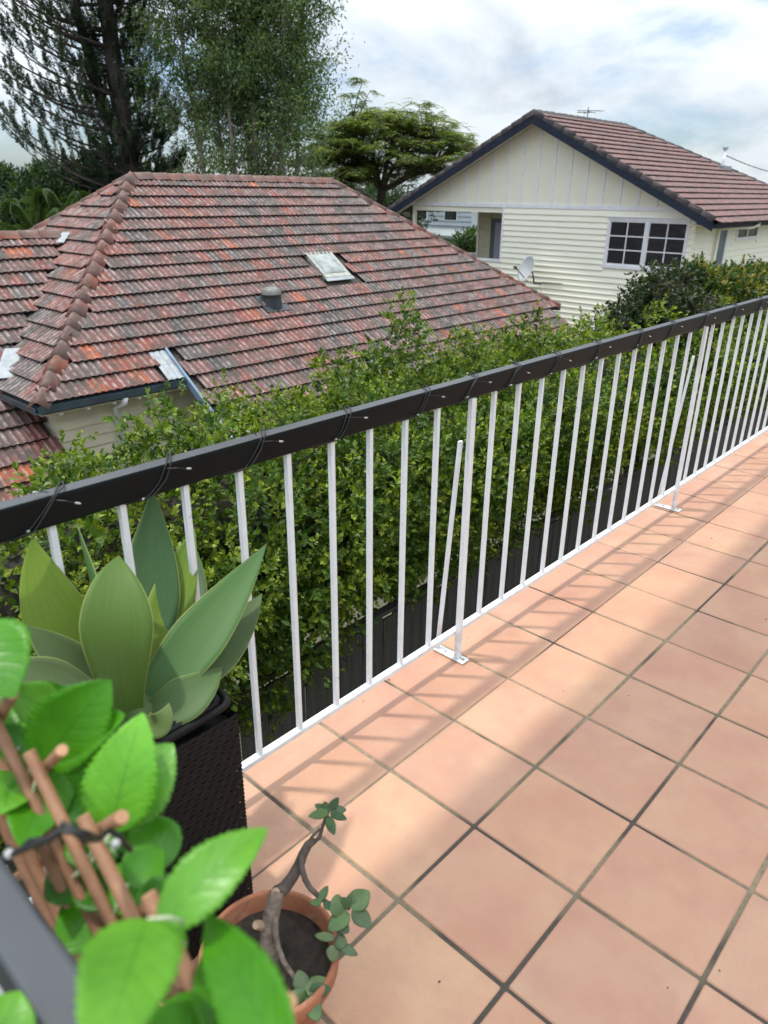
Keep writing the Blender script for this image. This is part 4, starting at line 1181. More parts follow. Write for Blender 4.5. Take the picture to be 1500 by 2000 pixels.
t = MB(); t.tube([lnb - ax * 0.03, lnb + ax * 0.08], [0.045, 0.035], 8); t.build('receiver', M['dark_metal'], sd)
t = MB(); t.tube([dc - ax * 0.02, dc - ax * 0.14 + Vector((0.02, 0, -0.05)), Vector((19.62, 11.42, -1.02)), Vector((X2 - 0.02, 11.40, -1.05))], 0.024, 8); t.build('bracket', M['dark_metal'], sd)
t = MB(); t.tube([Vector((X2 - 0.06, 11.35, -1.0)), Vector((X2 - 0.06, 10.6, -0.98))], 0.009, 5); t.build('cable', M['dark_metal'], sd)
# power cable
t = MB()
a_, c_ = sight(1416, 303, 33.0), sight(1640, 335, 60.0)
t.tube([a_ + (c_ - a_) * s_ - Vector((0, 0, 2.0 * s_ * (1 - s_))) for s_ in [i / 14 for i in range(15)]], 0.018, 5)
tag(t.build('power_cable', M['dark_metal']), 'thin power cable running off the brown roof to the right', 'cable')

# ------------------------------------------------------------------ far house behind the verandah
fh = empty('far_house', (46, 36, -2.95))
tag(fh, 'pale house with light metal roof seen through the verandah opening', 'house')
b = MB(); b.box(44, 60, 32, 46, -2.95, 1.2); b.build('wall', M['far_wall'], fh)
b = MB(); b.add([(43.4, 31.3, 1.15), (60.6, 31.3, 1.15), (60.6, 46.6, 1.15), (43.4, 46.6, 1.15), (48, 38.8, 3.0), (56, 38.8, 3.0)], [(0, 1, 5, 4), (1, 2, 5), (2, 3, 4, 5), (3, 0, 4)]); b.build('roof', M['far_roof'], fh)
b = MB(); b.box(36, 43.8, 27, 36, -0.95, -0.80); b.build('carport_roof', M['far_roof'], fh)
for yy in (33.2, 36.0, 39.0):
    b = MB(); b.box(43.9, 43.99, yy, yy + 1.2, -0.3, 0.7); w = b.build('window', M['trim'], fh)
    b = MB(); b.box(43.86, 43.899, yy + .08, yy + 1.12, -0.22, 0.62); b.build('pane', M['glass'], w)
for k in range(8):
    b = MB(); b.box(43.93, 43.995, 32.0, 46, -1.6 + k * 0.32, -1.58 + k * 0.32); b.build('cladding_batten', M['far_roof'], fh)

# ------------------------------------------------------------------ trees
def polar(u, dist):
    """ground position dist metres away in the bearing of photo column u (at eye level)"""
    r = FWD + RIGHT * ((u - 750) / 1431.3) + DOWN * ((380 - 1000) / 1431.3)
    k = dist / math.hypot(r.x, r.y)
    return CAM.x + r.x * k, CAM.y + r.y * k
CR = Vector((RIGHT.x, RIGHT.y, 0)).normalized(); CF = Vector((FWD.x, FWD.y, 0)).normalized()
def bez(a, b_, c, n):
    return [a * (1 - t) ** 2 + b_ * 2 * t * (1 - t) + c * t * t for t in [i / n for i in range(n + 1)]]
def tuft_arrays(P, D, L, rad, nn, cols):
    n = len(P); parts = []
    base = np.array(cols)[rng.integers(0, len(cols), n)] * rng.uniform(0.7, 1.3, (n, 1))
    for k in range(nn):
        t = k / nn
        side = rand_dirs(n); side = unit(side - D * (side * D).sum(1, keepdims=True))
        b0 = P + D * (L * t)[:, None]
        dd = unit(side + D * 0.55)
        parts.append(leaf_arrays(b0, dd, D + rng.normal(size=(n, 3)) * .2, rad * rng.uniform(0.7, 1.15, n) * (1.0 - 0.35 * t), np.full(n, 0.040), base * rng.uniform(0.8, 1.2, (n, 1)), 0.1))
    return join_arrays(parts)
# --- pine
px_, py_ = polar(262, 30)
pine = empty('pine_tree', (px_, py_, -2.95))
tag(pine, 'tall dark pine with upswept brushy branches at the upper left', 'tree')
base = Vector((px_, py_, -2.95))
t = MB()
trunk = [base + Vector((0, 0, z)) - CR * (0.035 * max(0, z - 4)) for z in np.linspace(0, 19, 16)]
t.tube(trunk, list(np.linspace(0.46, 0.06, 16)), 10)
t2 = [base + Vector((0, 0, 5.2)), base + Vector((0, 0, 7)) - CR * 0.7, base + Vector((0, 0, 10)) - CR * 1.2, base + Vector((0, 0, 15)) - CR * 1.5]
t.tube(t2, [0.22, 0.2, 0.15, 0.04], 8)
TP_, TD_ = [], []
def pine_branch(o, az, L, rise, r0):
    d = Vector((math.cos(az), math.sin(az), 0))
    a = o; c = o + d * L + Vector((0, 0, rise)); m_ = o + d * L * 0.55 + Vector((0, 0, -0.05 * L))
    pts_ = bez(a, m_, c, 9)
    t.tube(pts_, list(np.linspace(r0, 0.012, 10)), 6)
    for i in range(1, 10):
        f_ = i / 9
        dirv = (pts_[i] - pts_[i - 1]).normalized()
        for q in range(2):
            sd_ = Vector(rand_dirs(1)[0]); sd_ = (sd_ - dirv * sd_.dot(dirv)).normalized()
            if sd_.z < -0.3: sd_.z *= -0.6
            ln = random.uniform(0.3, 0.75) * (1.2 - 0.7 * f_)
            e = pts_[i] + (dirv * 0.55 + sd_ * 0.8 + Vector((0, 0, 0.25))).normalized() * ln
            t.tube([pts_[i], (pts_[i] + e) / 2 - Vector((0, 0, 0.04)), e], [0.010, 0.008, 0.004], 3, False)
            for s_ in ((1.0,) if f_ > 0.3 else (0.5, 1.0)):
                TP_.append(pts_[i] + (e - pts_[i]) * s_); dd = ((e - pts_[i]).normalized() * 0.5 + Vector((0, 0, 1.0)) + Vector(rand_dirs(1)[0]) * 0.25).normalized(); TD_.append(dd)
    for q in range(3):
        TP_.append(pts_[-1] - (pts_[-1] - pts_[-2]) * 0.4 * q); TD_.append(((pts_[-1] - pts_[-2]).normalized() + Vector((0, 0, .5))).normalized())
lz = 4.6
while lz < 17.5:
    nb = 6
    for q in range(nb):
        az = random.uniform(0, 2 * math.pi)
        if q < 2: az = math.atan2(-CR.y, -CR.x) + random.uniform(-.5, .5)       # the long limbs reach to the left
        left = (Vector((math.cos(az), math.sin(az), 0)).dot(-CR))
        L = (2.7 + 1.3 * max(0, left)) * (1 if lz < 10 else max(0.25, (18.5 - lz) / 8.5)) * random.uniform(0.85, 1.1)
        if left < -0.3: L *= 0.62
        pine_branch(base + Vector((0, 0, lz + random.uniform(-.2, .2))), az, L, L * random.uniform(0.28, 0.52), 0.055)
    lz += 0.60 if lz < 10.5 else 1.2
for k in range(420):
    zz = random.uniform(4.6, 15.0); az = random.uniform(0, 6.28); rr = random.uniform(0.35, 1.7)
    TP_.append(base + Vector((rr * math.cos(az), rr * math.sin(az), zz + 0.25 * rr))); TD_.append((Vector((math.cos(az), math.sin(az), 0)) * .5 + Vector((0, 0, 1)) + Vector(rand_dirs(1)[0]) * .3).normalized())
t.build('trunk', M['bark_grey'], pine)
TPn, TDn = np.array([tuple(v) for v in TP_]), np.array([tuple(v) for v in TD_])
foliage_obj('crown', tuft_arrays(TPn, TDn, rng.uniform(0.30, 0.60, len(TPn)), 0.14, 60, [(0.026, 0.058, 0.034), (0.036, 0.068, 0.034), (0.052, 0.080, 0.032), (0.042, 0.064, 0.040)]), M['tree_leaf'], pine)
# --- weeping gum with several pale stems
gx_, gy_ = polar(492, 28)
gum = empty('gum_tree', (gx_, gy_, -2.95))
tag(gum, 'tall airy grey green gum with several pale stems, right of the pine', 'tree')
gb = Vector((gx_, gy_, -2.95))
t = MB()
SPx, SDx, SL = [], [], []
stems = [(-1.6, .5), (-1.0, .9), (-0.45, .3), (-0.1, .8), (0.25, .4), (0.6, .6), (1.1, .2), (1.6, .7)]
for sx, sf in stems:
    top = gb + CR * (sx * 1.35 + random.uniform(-.3, .3)) + CF * (sf * 2 - 1) * 1.2 + Vector((0, 0, random.uniform(10.5, 13.5)))
    pts_ = bez(gb + CR * sx * 0.75 + CF * (sf - .5), gb + CR * sx * 1.0 + CF * (sf - .5) + Vector((0, 0, 6)), top, 14)
    t.tube(pts_, list(np.linspace(random.uniform(0.10, 0.17), 0.02, 15)), 7)
    for i in range(4, 15):
        for q in range(8):
            az = random.uniform(0, 2 * math.pi); ln = random.uniform(0.7, 2.1) * (1.15 - 0.04 * i)
            e = pts_[i] + Vector((math.cos(az) * ln, math.sin(az) * ln, random.uniform(0.3, 1.1) * ln))
            br = bez(pts_[i], pts_[i] + Vector((math.cos(az), math.sin(az), 1.6)) * ln * 0.45, e, 4)
            t.tube(br, [0.02, 0.016, 0.012, 0.008, 0.005], 4, False)
            for s_ in range(9):
                k_ = random.uniform(0.3, 1.08); p = pts_[i] + (e - pts_[i]) * k_
                ln_ = random.uniform(0.45, 1.15)
                if p.z - ln_ < 2.9 and random.random() < 0.55: continue
                SPx.append(p + Vector(rand_dirs(1)[0]) * 0.18); SL.append(ln_)
t.build('trunk', M['bark_pale'], gum)
SPx = np.array([tuple(v) for v in SPx]); SL = np.array(SL)
ns = len(SPx); parts = []
gcol = np.array([(0.100, 0.165, 0.050), (0.120, 0.178, 0.056), (0.086, 0.150, 0.058), (0.135, 0.176, 0.050), (0.092, 0.145, 0.064)])[rng.integers(0, 5, ns)] * rng.uniform(0.75, 1.25, (ns, 1))
for k in range(19):
    p = SPx + rng.normal(size=(ns, 3)) * np.array([0.20, 0.20, 0.17]) * SL[:, None] * 1.25
    D = unit(rng.normal(size=(ns, 3)) * 0.75 + np.array([0, 0, -0.55]))
    parts.append(leaf_arrays(p, D, rand_dirs(ns), rng.uniform(0.10, 0.17, ns), rng.uniform(0.035, 0.055, ns), gcol * rng.uniform(0.75, 1.25, (ns, 1)), 0.15))
foliage_obj('crown', join_arrays(parts), M['tree_leaf'], gum)
# --- spreading flat-topped poinciana
qx_, qy_ = polar(742, 35)
poi = empty('poinciana_tree', (qx_, qy_, -2.95))
tag(poi, 'spreading flat topped feathery tree between the two houses', 'tree')
pb_ = Vector((qx_, qy_, -2.95))
t = MB()
fork = pb_ + Vector((0, 0, 4.6)) + CR * 0.1
t.tube(bez(pb_ - CR * 0.3, pb_ + Vector((0, 0, 2.5)) - CR * 0.3, fork, 6), [0.24, 0.22, 0.21, 0.20, 0.19, 0.18, 0.17], 9)
FP, FD = [], []
ends = []
cc = pb_ + CR * 0.55 + Vector((0, 0, 4.75))
for k in range(64):
    az = k * 2.39996; rr = math.sqrt((k + 0.5) / 64)
    up_ = math.sqrt(max(0.0, 1 - rr * rr))
    ends.append(cc + CR * (4.15 * rr * math.cos(az)) + CF * (3.3 * rr * math.sin(az)) + Vector((0, 0, 3.05 * up_ * random.uniform(0.88, 1.06) + random.uniform(-.2, .2))))
for k in range(34):
    az = random.uniform(0, 6.28) if k < 16 else math.pi + random.uniform(-.7, .7); rr = random.uniform(0.3, 0.98)
    ends.append(cc + CR * (3.8 * rr * math.cos(az)) + CF * (3.2 * rr * math.sin(az)) + Vector((0, 0, random.uniform(-0.4, 1.4))))
ends += [cc - CR * 3.9 + Vector((0, 0, z_)) + CF * random.uniform(-1.5, 1.5) for z_ in (0.2, 0.9, 1.5, 2.0)] + [cc - CR * 2.9 + Vector((0, 0, 2.4)), pb_ - CR * 0.75 + Vector((0, 0, 8.75)), pb_ - CR * 1.3 + Vector((0, 0, 8.2)), pb_ - CR * 0.5 + Vector((0, 0, 8.3))]
limbs = []
for k in range(7):
    az = k * 0.9 + 0.2
    e = cc + CR * (2.0 * math.cos(az)) + CF * (1.7 * math.sin(az)) + Vector((0, 0, 1.1 + 0.4 * (k % 2)))
    lb = bez(fork, fork + (e - fork) * 0.45 + Vector((0, 0, 0.7 * (1 if k % 2 else -.2))), e, 6)
    t.tube(lb, list(np.linspace(0.12, 0.05, 7)), 7); limbs.append(lb)
for ei, e in enumerate(ends):
    lb = min(limbs, key=lambda q: (q[-1] - e).length)
    o_ = lb[random.randint(3, 6)]
    br = bez(o_, (o_ + e) / 2 + Vector((0, 0, 0.15)) - CR * random.uniform(-.2, .2), e, 5)
    t.tube(br, [0.055, 0.045, 0.036, 0.028, 0.02, 0.012], 5)
    tall = ei >= len(ends) - 3
    for q in range(6 if tall else 13):
        az = random.uniform(0, 2 * math.pi); ln = random.uniform(0.15, 0.85) * (0.4 if tall else 1)
        i = random.randint(3, 5)
        e2 = br[i] + Vector((math.cos(az) * ln, math.sin(az) * ln, random.uniform(-.10, .28) * ln))
        if q % 2 == 0: t.tube([br[i], (br[i] + e2) / 2 + Vector((0, 0, .04)), e2], [0.012, 0.009, 0.004], 3, False)
        for s_ in range(5):
            k_ = random.uniform(0.4, 1.0); a2 = az + random.uniform(-1.7, 1.7)
            FP.append(br[i] + (e2 - br[i]) * k_ + Vector((0, 0, random.uniform(-.08, .10)))); FD.append(Vector((math.cos(a2), math.sin(a2), random.uniform(-.35, .15))).normalized())
t.build('trunk', M['bark_grey'], poi)
FP = np.array([tuple(v) for v in FP]); FD = unit(np.array([tuple(v) for v in FD])); nf = len(FP)
pcol = np.array([(0.145, 0.195, 0.052), (0.165, 0.212, 0.054), (0.122, 0.172, 0.054), (0.215, 0.250, 0.052)])[rng.integers(0, 4, nf)] * rng.uniform(0.7, 1.25, (nf, 1))
sdv = unit(np.cross(FD, np.array([0, 0, 1.0])))
parts = []
for k in range(7):
    for s_ in (-1, 1):
        f_ = (k + 0.5) / 7
        p = FP + FD * 0.46 * f_ - np.array([0, 0, 1]) * 0.10 * f_ ** 2
        parts.append(leaf_arrays(p, unit(sdv * s_ + FD * 0.45), np.tile([0, 0, 1.0], (nf, 1)) + rng.normal(size=(nf, 3)) * 0.2, np.full(nf, 0.17) * (1.15 - 0.5 * f_), np.full(nf, 0.055), pcol * rng.uniform(0.85, 1.15, (nf, 1)), 0.05, 0.1))
foliage_obj('crown', join_arrays(parts), M['tree_leaf'], poi)
# --- dense dark trees on the left and others behind
def dense_tree(u, dist, ztop, rw, label, cols, n=5200, tip=(0.10, 0.15, 0.03), zlow=0.4, group=None, leaf=0.19):
    x, y = polar(u, dist)
    bl = []
    for q in range(26):
        a = random.uniform(0, 2 * math.pi); rr = rw * math.sqrt(random.random())
        zz = zlow + (ztop - zlow) * random.random() * (1 - 0.55 * (rr / rw) ** 2)
        s = random.uniform(0.55, 0.95) * rw * 0.36
        bl.append((x + rr * math.cos(a), y + rr * math.sin(a), zz - s * 0.5, s, s, s * 0.85))
    return shrub('tree', label, (x, y, -2.95), bl, n, 8, 0.28, leaf, leaf * 0.42, cols, tip, 0.2, group, 'tree', 'tree_leaf', jitter=0.12)
DG = [(0.018, 0.046, 0.014), (0.024, 0.056, 0.016), (0.030, 0.066, 0.018), (0.016, 0.038, 0.014)]
dense_tree(150, 33, 2.9, 3.0, 'rounded dark green tree behind the roof, right of the palms', DG, 9000)
dense_tree(30, 38, 2.8, 2.8, 'dark leafy tree at the left edge behind the palms', DG, 8000)
dense_tree(330, 40, 2.4, 3.2, 'low dark tree behind the foot of the pine', DG, 5000)
dense_tree(915, 38, -0.2, 2.2, 'small bright green tree seen through the verandah opening', [(0.05, 0.11, 0.02), (0.06, 0.12, 0.02), (0.04, 0.09, 0.02)], 4500, zlow=-2.4)
dense_tree(700, 52, 2.3, 4.0, 'far green tree low between the flat topped tree and the gum', DG, 4000)
# --- palms in front of the dark trees
def palm(u, dist, ztop, label):
    x, y = polar(u, dist)
    o = empty('palm_tree', (x, y, -2.95)); tag(o, label, 'palm', 'palms at the left')
    hub = Vector((x, y, ztop - 1.0))
    t = MB(); t.tube([(x, y, -2.95), (x + .05, y, -1), hub], [0.14, 0.11, 0.08], 8); t.build('trunk', M['bark_grey'], o)
    for q in range(11):
        az = q * 2.4 + random.uniform(-.3, .3); el = random.uniform(0.5, 1.25)
        d = Vector((math.cos(az) * math.cos(el), math.sin(az) * math.cos(el), math.sin(el)))
        L = random.uniform(1.5, 2.1)
        e = hub + d * L * 0.9 - Vector((0, 0, 0.55)); mid = hub + d * L * 0.75 + Vector((0, 0, .25))
        br = bez(hub, mid, e, 14)
        P_, D_ = [], []
        for i in range(2, 15):
            tg = (br[i] - br[i - 1]).normalized(); sdv_ = tg.cross(Vector((0, 0, 1))).normalized()
            for s_ in (-1, 1):
                for j_ in (0, .5):
                    P_.append(br[i] - (br[i] - br[i - 1]) * j_); D_.append((sdv_ * s_ + tg * 0.8 - Vector((0, 0, .45))).normalized())
        P_ = np.array([tuple(v) for v in P_]); D_ = np.array([tuple(v) for v in D_]); n = len(P_)
        c = np.array([(0.045, 0.080, 0.022)]) * rng.uniform(0.7, 1.35, (n, 1))
        V, F, C = leaf_arrays(P_, D_, np.tile([0, 0, 1.0], (n, 1)), np.full(n, 0.48), np.full(n, 0.05), c, 0.2, 0.25)
        off = np.array(wloc(o)); link('frond', np_mesh('frond', V - off, F, C), M['tree_leaf'], o)
palm(60, 25, 1.15, 'palm with arching fronds, the one nearer the left edge')
palm(118, 26, 1.45, 'palm with arching fronds, the one nearer the hip of the tiled roof')

# ------------------------------------------------------------------ black wicker planter
PX0, PX1, PY0, PY1, PZ = -0.842, -0.567, -0.389, -0.119, 0.62
pl_ = empty('wicker_planter', ((PX0 + PX1) / 2, (PY0 + PY1) / 2, 0))
tag(pl_, 'tall square black wicker planter beside the railing holding the agave', 'planter')
cx, cy = (PX0 + PX1) / 2, (PY0 + PY1) / 2
b = MB(); b.box(PX0 + .006, PX1 - .006, PY0 + .006, PY1 - .006, 0.0, PZ - 0.06); b.build('body', M['wicker'], pl_, bevel=0.006)
# woven strands: horizontal bands weaving over and under uprights on each face
wv = MB()
rows = 52; hb = (PZ - 0.04) / rows
def face_pts(face, s_):
    if face == 0: return Vector((PX0 + (PX1 - PX0) * s_, PY0, 0)), Vector((0, -1, 0))
    if face == 1: return Vector((PX1, PY0 + (PY1 - PY0) * s_, 0)), Vector((1, 0, 0))
    if face == 2: return Vector((PX0, PY0 + (PY1 - PY0) * s_, 0)), Vector((-1, 0, 0))
    return Vector((PX0 + (PX1 - PX0) * s_, PY1, 0)), Vector((0, 1, 0))
ncol = 22
for face in range(4):
    for r_i in range(rows):
        z = 0.004 + r_i * hb
        v = []
        for k in range(ncol * 2 + 1):
            s_ = k / (ncol * 2)
            p, o_ = face_pts(face, s_)
            ph = math.sin(math.pi * (k / 2 + r_i * 0.5) * 1.0 + (math.pi / 2 if r_i % 2 else 0))
            dd = 0.0015 + 0.0014 * ph
            v += [p + o_ * (dd - 0.0012) + Vector((0, 0, z)), p + o_ * (dd + 0.001) + Vector((0, 0, z + hb * 0.5)), p + o_ * (dd - 0.0012) + Vector((0, 0, z + hb * 0.96))]
        n = ncol * 2 + 1
        f = []
        for k in range(n - 1):
            f += [(k * 3, (k + 1) * 3, (k + 1) * 3 + 1, k * 3 + 1), (k * 3 + 1, (k + 1) * 3 + 1, (k + 1) * 3 + 2, k * 3 + 2)]
        wv.add(v, f)
wv.build('wickerwork', M['wicker'], pl_, smooth=True)['kind'] = 'stuff'
def ring_tube(inset, z, rad, nm):
    r = 0.03
    x0, x1, ya, yb = PX0 + inset, PX1 - inset, PY0 + inset, PY1 - inset
    pts_ = []
    for cx_, cy_, a0 in ((x1 - r, yb - r, 0), (x0 + r, yb - r, 90), (x0 + r, ya + r, 180), (x1 - r, ya + r, 270)):
        for k in range(4):
            a = R_(a0 + 30 * k); pts_.append((cx_ + r * math.cos(a), cy_ + r * math.sin(a), z))
    pts_.append(pts_[0])
    t = MB(); t.tube(pts_, rad, 8, False); return t.build(nm, M['wicker_rim'], pl_, smooth=True)
ring_tube(0.004, PZ - 0.008, 0.0075, 'rim_band'); ring_tube(0.019, PZ - 0.006, 0.0065, 'rim_band'); ring_tube(0.032, PZ - 0.007, 0.0065, 'rim_band'); ring_tube(0.046, PZ - 0.010, 0.0065, 'rim_band')
b = MB(); b.box(PX0 + .045, PX1 - .045, PY0 + .045, PY1 - .045, PZ - .075, PZ - .045); b.build('soil', M['soil'], pl_)

# ------------------------------------------------------------------ agave
def agave_mat():
    mt, nd, lk, bs = new_mat('agave')
    at = N(nd, 'ShaderNodeAttribute', attribute_name='Col'); uv = N(nd, 'ShaderNodeAttribute', attribute_name='LUV')
    sp_ = N(nd, 'ShaderNodeSeparateXYZ'); lk.new(uv.outputs['Vector'], sp_.inputs[0])
    cb = N(nd, 'ShaderNodeCombineXYZ'); lk.new(mth(nd, lk, 'MULTIPLY', sp_.outputs[1], 9.0), cb.inputs[0]); lk.new(mth(nd, lk, 'MULTIPLY', sp_.outputs[0], 1.4), cb.inputs[1]); lk.new(sp_.outputs[2], cb.inputs[2])
    n = N(nd, 'ShaderNodeTexNoise'); n.inputs['Scale'].default_value = 1.5; n.inputs['Detail'].default_value = 6; lk.new(cb.outputs[0], n.inputs['Vector'])
    c = mixc(nd, lk, 1.0, at.outputs['Color'], ramp(nd, lk, n.outputs['Fac'], [(0.3, (0.90, 0.91, 0.93)), (0.5, (1, 1, 1)), (0.72, (1.12, 1.09, 0.92))]), 'MULTIPLY')
    bl_ = tex_noise(nd, lk, 11, 4, 0.6); c = mixc(nd, lk, ramp(nd, lk, bl_, [(0.5, (0, 0, 0)), (0.75, (0.35, 0.35, 0.35))]), c, (0.12, 0.17, 0.10))
    e = mth(nd, lk, 'GREATER_THAN', mth(nd, lk, 'ABSOLUTE', sp_.outputs[1]), 0.965)
    c = mixc(nd, lk, mth(nd, lk, 'MULTIPLY', e, 0.8), c, (0.34, 0.40, 0.13))
    tp = mth(nd, lk, 'MULTIPLY_ADD', sp_.outputs[0], 40.0, -39.0, True)
    c = mixc(nd, lk, tp, c, (0.16, 0.10, 0.045))
    sc = ramp(nd, lk, tex_noise(nd, lk, 46, 3, 0.5), [(0.70, (0, 0, 0)), (0.74, (0.6, 0.6, 0.6))])
    c = mixc(nd, lk, sc, c, (0.15, 0.17, 0.09))
    lk.new(c, bs.inputs['Base Color']); bs.inputs['Roughness'].default_value = 0.55; bs.inputs['Specular IOR Level'].default_value = 0.3
    tr = N(nd, 'ShaderNodeBsdfTranslucent'); lk.new(mixc(nd, lk, 1.0, c, (1.3, 1.25, 0.4), 'MULTIPLY'), tr.inputs[0])
    mx = N(nd, 'ShaderNodeMixShader'); mx.inputs[0].default_value = 0.28
    lk.new(bs.outputs[0], mx.inputs[1]); lk.new(tr.outputs[0], mx.inputs[2]); lk.new(mx.outputs[0], nd['Material Output'].inputs['Surface'])
    return mt
M['agave'] = agave_mat()
def blade(name, parent, base, ctrl, tip, W, face, mat, col, prof, fold=0.28, nt=26, nu=9, thick=0.0035, wave=0.0, seed=0.0):
    """a leaf blade with thickness along a curve; face = the way its upper side looks"""
    base, ctrl, tip, face = Vector(base), Vector(ctrl), Vector(tip), Vector(face)
    V, UV = [], []
    for side in (1, -1):
        for i in range(nt + 1):
            t_ = i / nt
            p = base * (1 - t_) ** 2 + ctrl * 2 * t_ * (1 - t_) + tip * t_ * t_
            tg = ((ctrl - base) * (1 - t_) + (tip - ctrl) * t_).normalized()
            S = tg.cross(face).normalized(); Nn_ = S.cross(tg).normalized()
            w = W * prof(t_)
            for k in range(nu):
                u_ = -1 + 2 * k / (nu - 1)
                off = fold * w * (u_ * u_) + wave * w * math.sin(t_ * 9 + seed + u_ * 2) * abs(u_)
                th = thick * (1 - 0.75 * u_ * u_) * (1 - 0.7 * t_) * side
                V.append(p + S * (u_ * w) + Nn_ * (off + th)); UV.append((t_, u_, seed))
    n1 = (nt + 1) * nu
    F = []
    for i in range(nt):
        for k in range(nu - 1):
            a = i * nu + k
            F.append((a, a + nu, a + nu + 1, a + 1)); F.append((n1 + a, n1 + a + 1, n1 + a + nu + 1, n1 + a + nu))
        F.append((i * nu, n1 + i * nu, n1 + (i + 1) * nu, (i + 1) * nu)); k = nu - 1
        F.append((i * nu + k, (i + 1) * nu + k, n1 + (i + 1) * nu + k, n1 + i * nu + k))
    off = np.array(wloc(parent))
    me = np_mesh(name, np.array([tuple(v) for v in V]) - off, np.array(F), np.tile(np.array(col)[None], (len(V), 1)), True)
    a = me.attributes.new('LUV', 'FLOAT_VECTOR', 'POINT'); a.data.foreach_set('vector', np.array(UV, dtype=np.float32).ravel())
    return link(name, me, mat, parent)
def agave_prof(t_):
    if t_ < 0.52:
        s_ = t_ / 0.52; return 0.50 + 0.50 * (s_ * s_ * (3 - 2 * s_))
    s_ = (t_ - 0.52) / 0.48
    return max(0.012, (1 - s_ ** 1.9) * (1 - 0.18 * s_))
ag = empty('agave_plant', (-0.705, -0.255, 0.575))
tag(ag, 'broad leaved green agave rosette in the black planter', 'plant')
CEN = Vector((-0.712, -0.262, 0.575))
yg, gg, dg = (0.200, 0.320, 0.035), (0.080, 0.175, 0.050), (0.065, 0.145, 0.052)
def tocam(p): return (CAM - Vector(p)).normalized()
AG = [  # base px, ctrl px, tip px with distances; half width; facing; colour
    ((225, 1385, 1.64), (85, 1230, 1.58), (64, 1048, 1.60), 0.062, 'cam', yg, 0.22),
    ((240, 1380, 1.70), (185, 1180, 1.80), (150, 1020, 1.84), 0.050, (0.9, -0.35, .1), gg, 0.30),
    ((265, 1375, 1.70), (300, 1180, 1.82), (298, 953, 1.74), 0.066, 'cam', dg, 0.20),
    ((275, 1380, 1.70), (330, 1190, 1.78), (381, 1030, 1.80), 0.052, (-0.55, -0.75, 0.45), (0.165, 0.270, 0.030), 0.30),
    ((285, 1385, 1.72), (365, 1220, 1.86), (386, 1078, 1.90), 0.058, (-0.6, -0.7, 0.3), (0.085, 0.150, 0.070), 0.25),
    ((240, 1395, 1.58), (370, 1290, 1.55), (521, 1062, 1.74), 0.058, (-0.45, -0.55, 0.75), gg, 0.22),
    ((270, 1400, 1.60), (420, 1300, 1.62), (512, 1160, 1.78), 0.056, (-0.30, -0.45, 0.85), (0.095, 0.150, 0.055), 0.25),
    ((268, 1400, 1.58), (360, 1385, 1.52), (434, 1303, 1.60), 0.046, (-0.35, -0.55, 0.75), (0.095, 0.165, 0.055), 0.25),
    ((262, 1398, 1.54), (318, 1442, 1.48), (330, 1372, 1.50), 0.026, (-0.45, -0.6, 0.6), (0.150, 0.220, 0.070), 0.25),
    ((215, 1392, 1.58), (120, 1300, 1.50), (52, 1222, 1.50), 0.050, (0.2, -0.5, 0.85), (0.100, 0.160, 0.060), 0.25),
    ((215, 1395, 1.56), (110, 1330, 1.46), (-10, 1300, 1.44), 0.048, (0.1, -0.5, 0.85), (0.115, 0.175, 0.070), 0.25),
    ((225, 1400, 1.56), (215, 1200, 1.40), (232, 1085, 1.55), 0.066, 'cam', (0.105, 0.190, 0.035), 0.16),
]
for k, (b0, c0, t0, W, face, col, fd) in enumerate(AG):
    B_ = CEN + (sight(*b0) - CEN) * 0.55
    C_, T_ = sight(*c0), sight(*t0)
    fc = tocam(C_) if face == 'cam' else Vector(face)
    blade('leaf', ag, B_, C_, T_, W, fc, M['agave'], col, agave_prof, fd, seed=k * 3.7, thick=0.004, wave=0.05)
t = MB(); t.lathe([(0.001, -0.03), (0.05, -0.03), (0.055, 0.02), (0.04, 0.06), (0.001, 0.08)], CEN + Vector((0, 0, 0.0)), 16); t.c = [(0.10, 0.17, 0.05, 1)] * len(t.v); t.build('stem', M['agave'], ag, smooth=True)

# ------------------------------------------------------------------ terracotta pot and jade plant
pc = Vector((-0.688, -0.612, 0.0))
pt = empty('terracotta_pot', pc)
tag(pt, 'round terracotta pot on the tiles in front of the black planter', 'pot')
t = MB(); t.lathe([(0.001, 0.004), (0.088, 0.004), (0.092, 0.008), (0.122, 0.155), (0.134, 0.155), (0.137, 0.160), (0.139, 0.195), (0.136, 0.2), (0.130, 0.2), (0.127, 0.196), (0.121, 0.15), (0.10, 0.06)], pc, 56)
t.build('pot_body', M['pot'], pt, smooth=True)
t = MB()
gn = 20; v = [(pc.x, pc.y, 0.166)]
for r_i in range(1, 9):
    for k in range(gn):
        a = 2 * math.pi * k / gn; rr = 0.1235 * r_i / 8
        v.append((pc.x + rr * math.cos(a), pc.y + rr * math.sin(a), 0.162 + random.uniform(-.004, .005) - 0.006 * (r_i / 8) ** 2))
f = [(0, 1 + k, 1 + (k + 1) % gn) for k in range(gn)]
for r_i in range(7):
    for k in range(gn):
        f.append((1 + r_i * gn + k, 1 + (r_i + 1) * gn + k, 1 + (r_i + 1) * gn + (k + 1) % gn, 1 + r_i * gn + (k + 1) % gn))
t.add(v, f); t.build('soil', M['soil'], pt)
jd = empty('jade_plant', (pc.x, pc.y, 0.16))
tag(jd, 'leaning jade plant with a cut stump and few fleshy leaves in the terracotta pot', 'plant')
DJ = (Vector((pc.x, pc.y, 0.2)) - CAM).length
J = lambda u, v, d=0.0: sight(u, v, DJ + d)
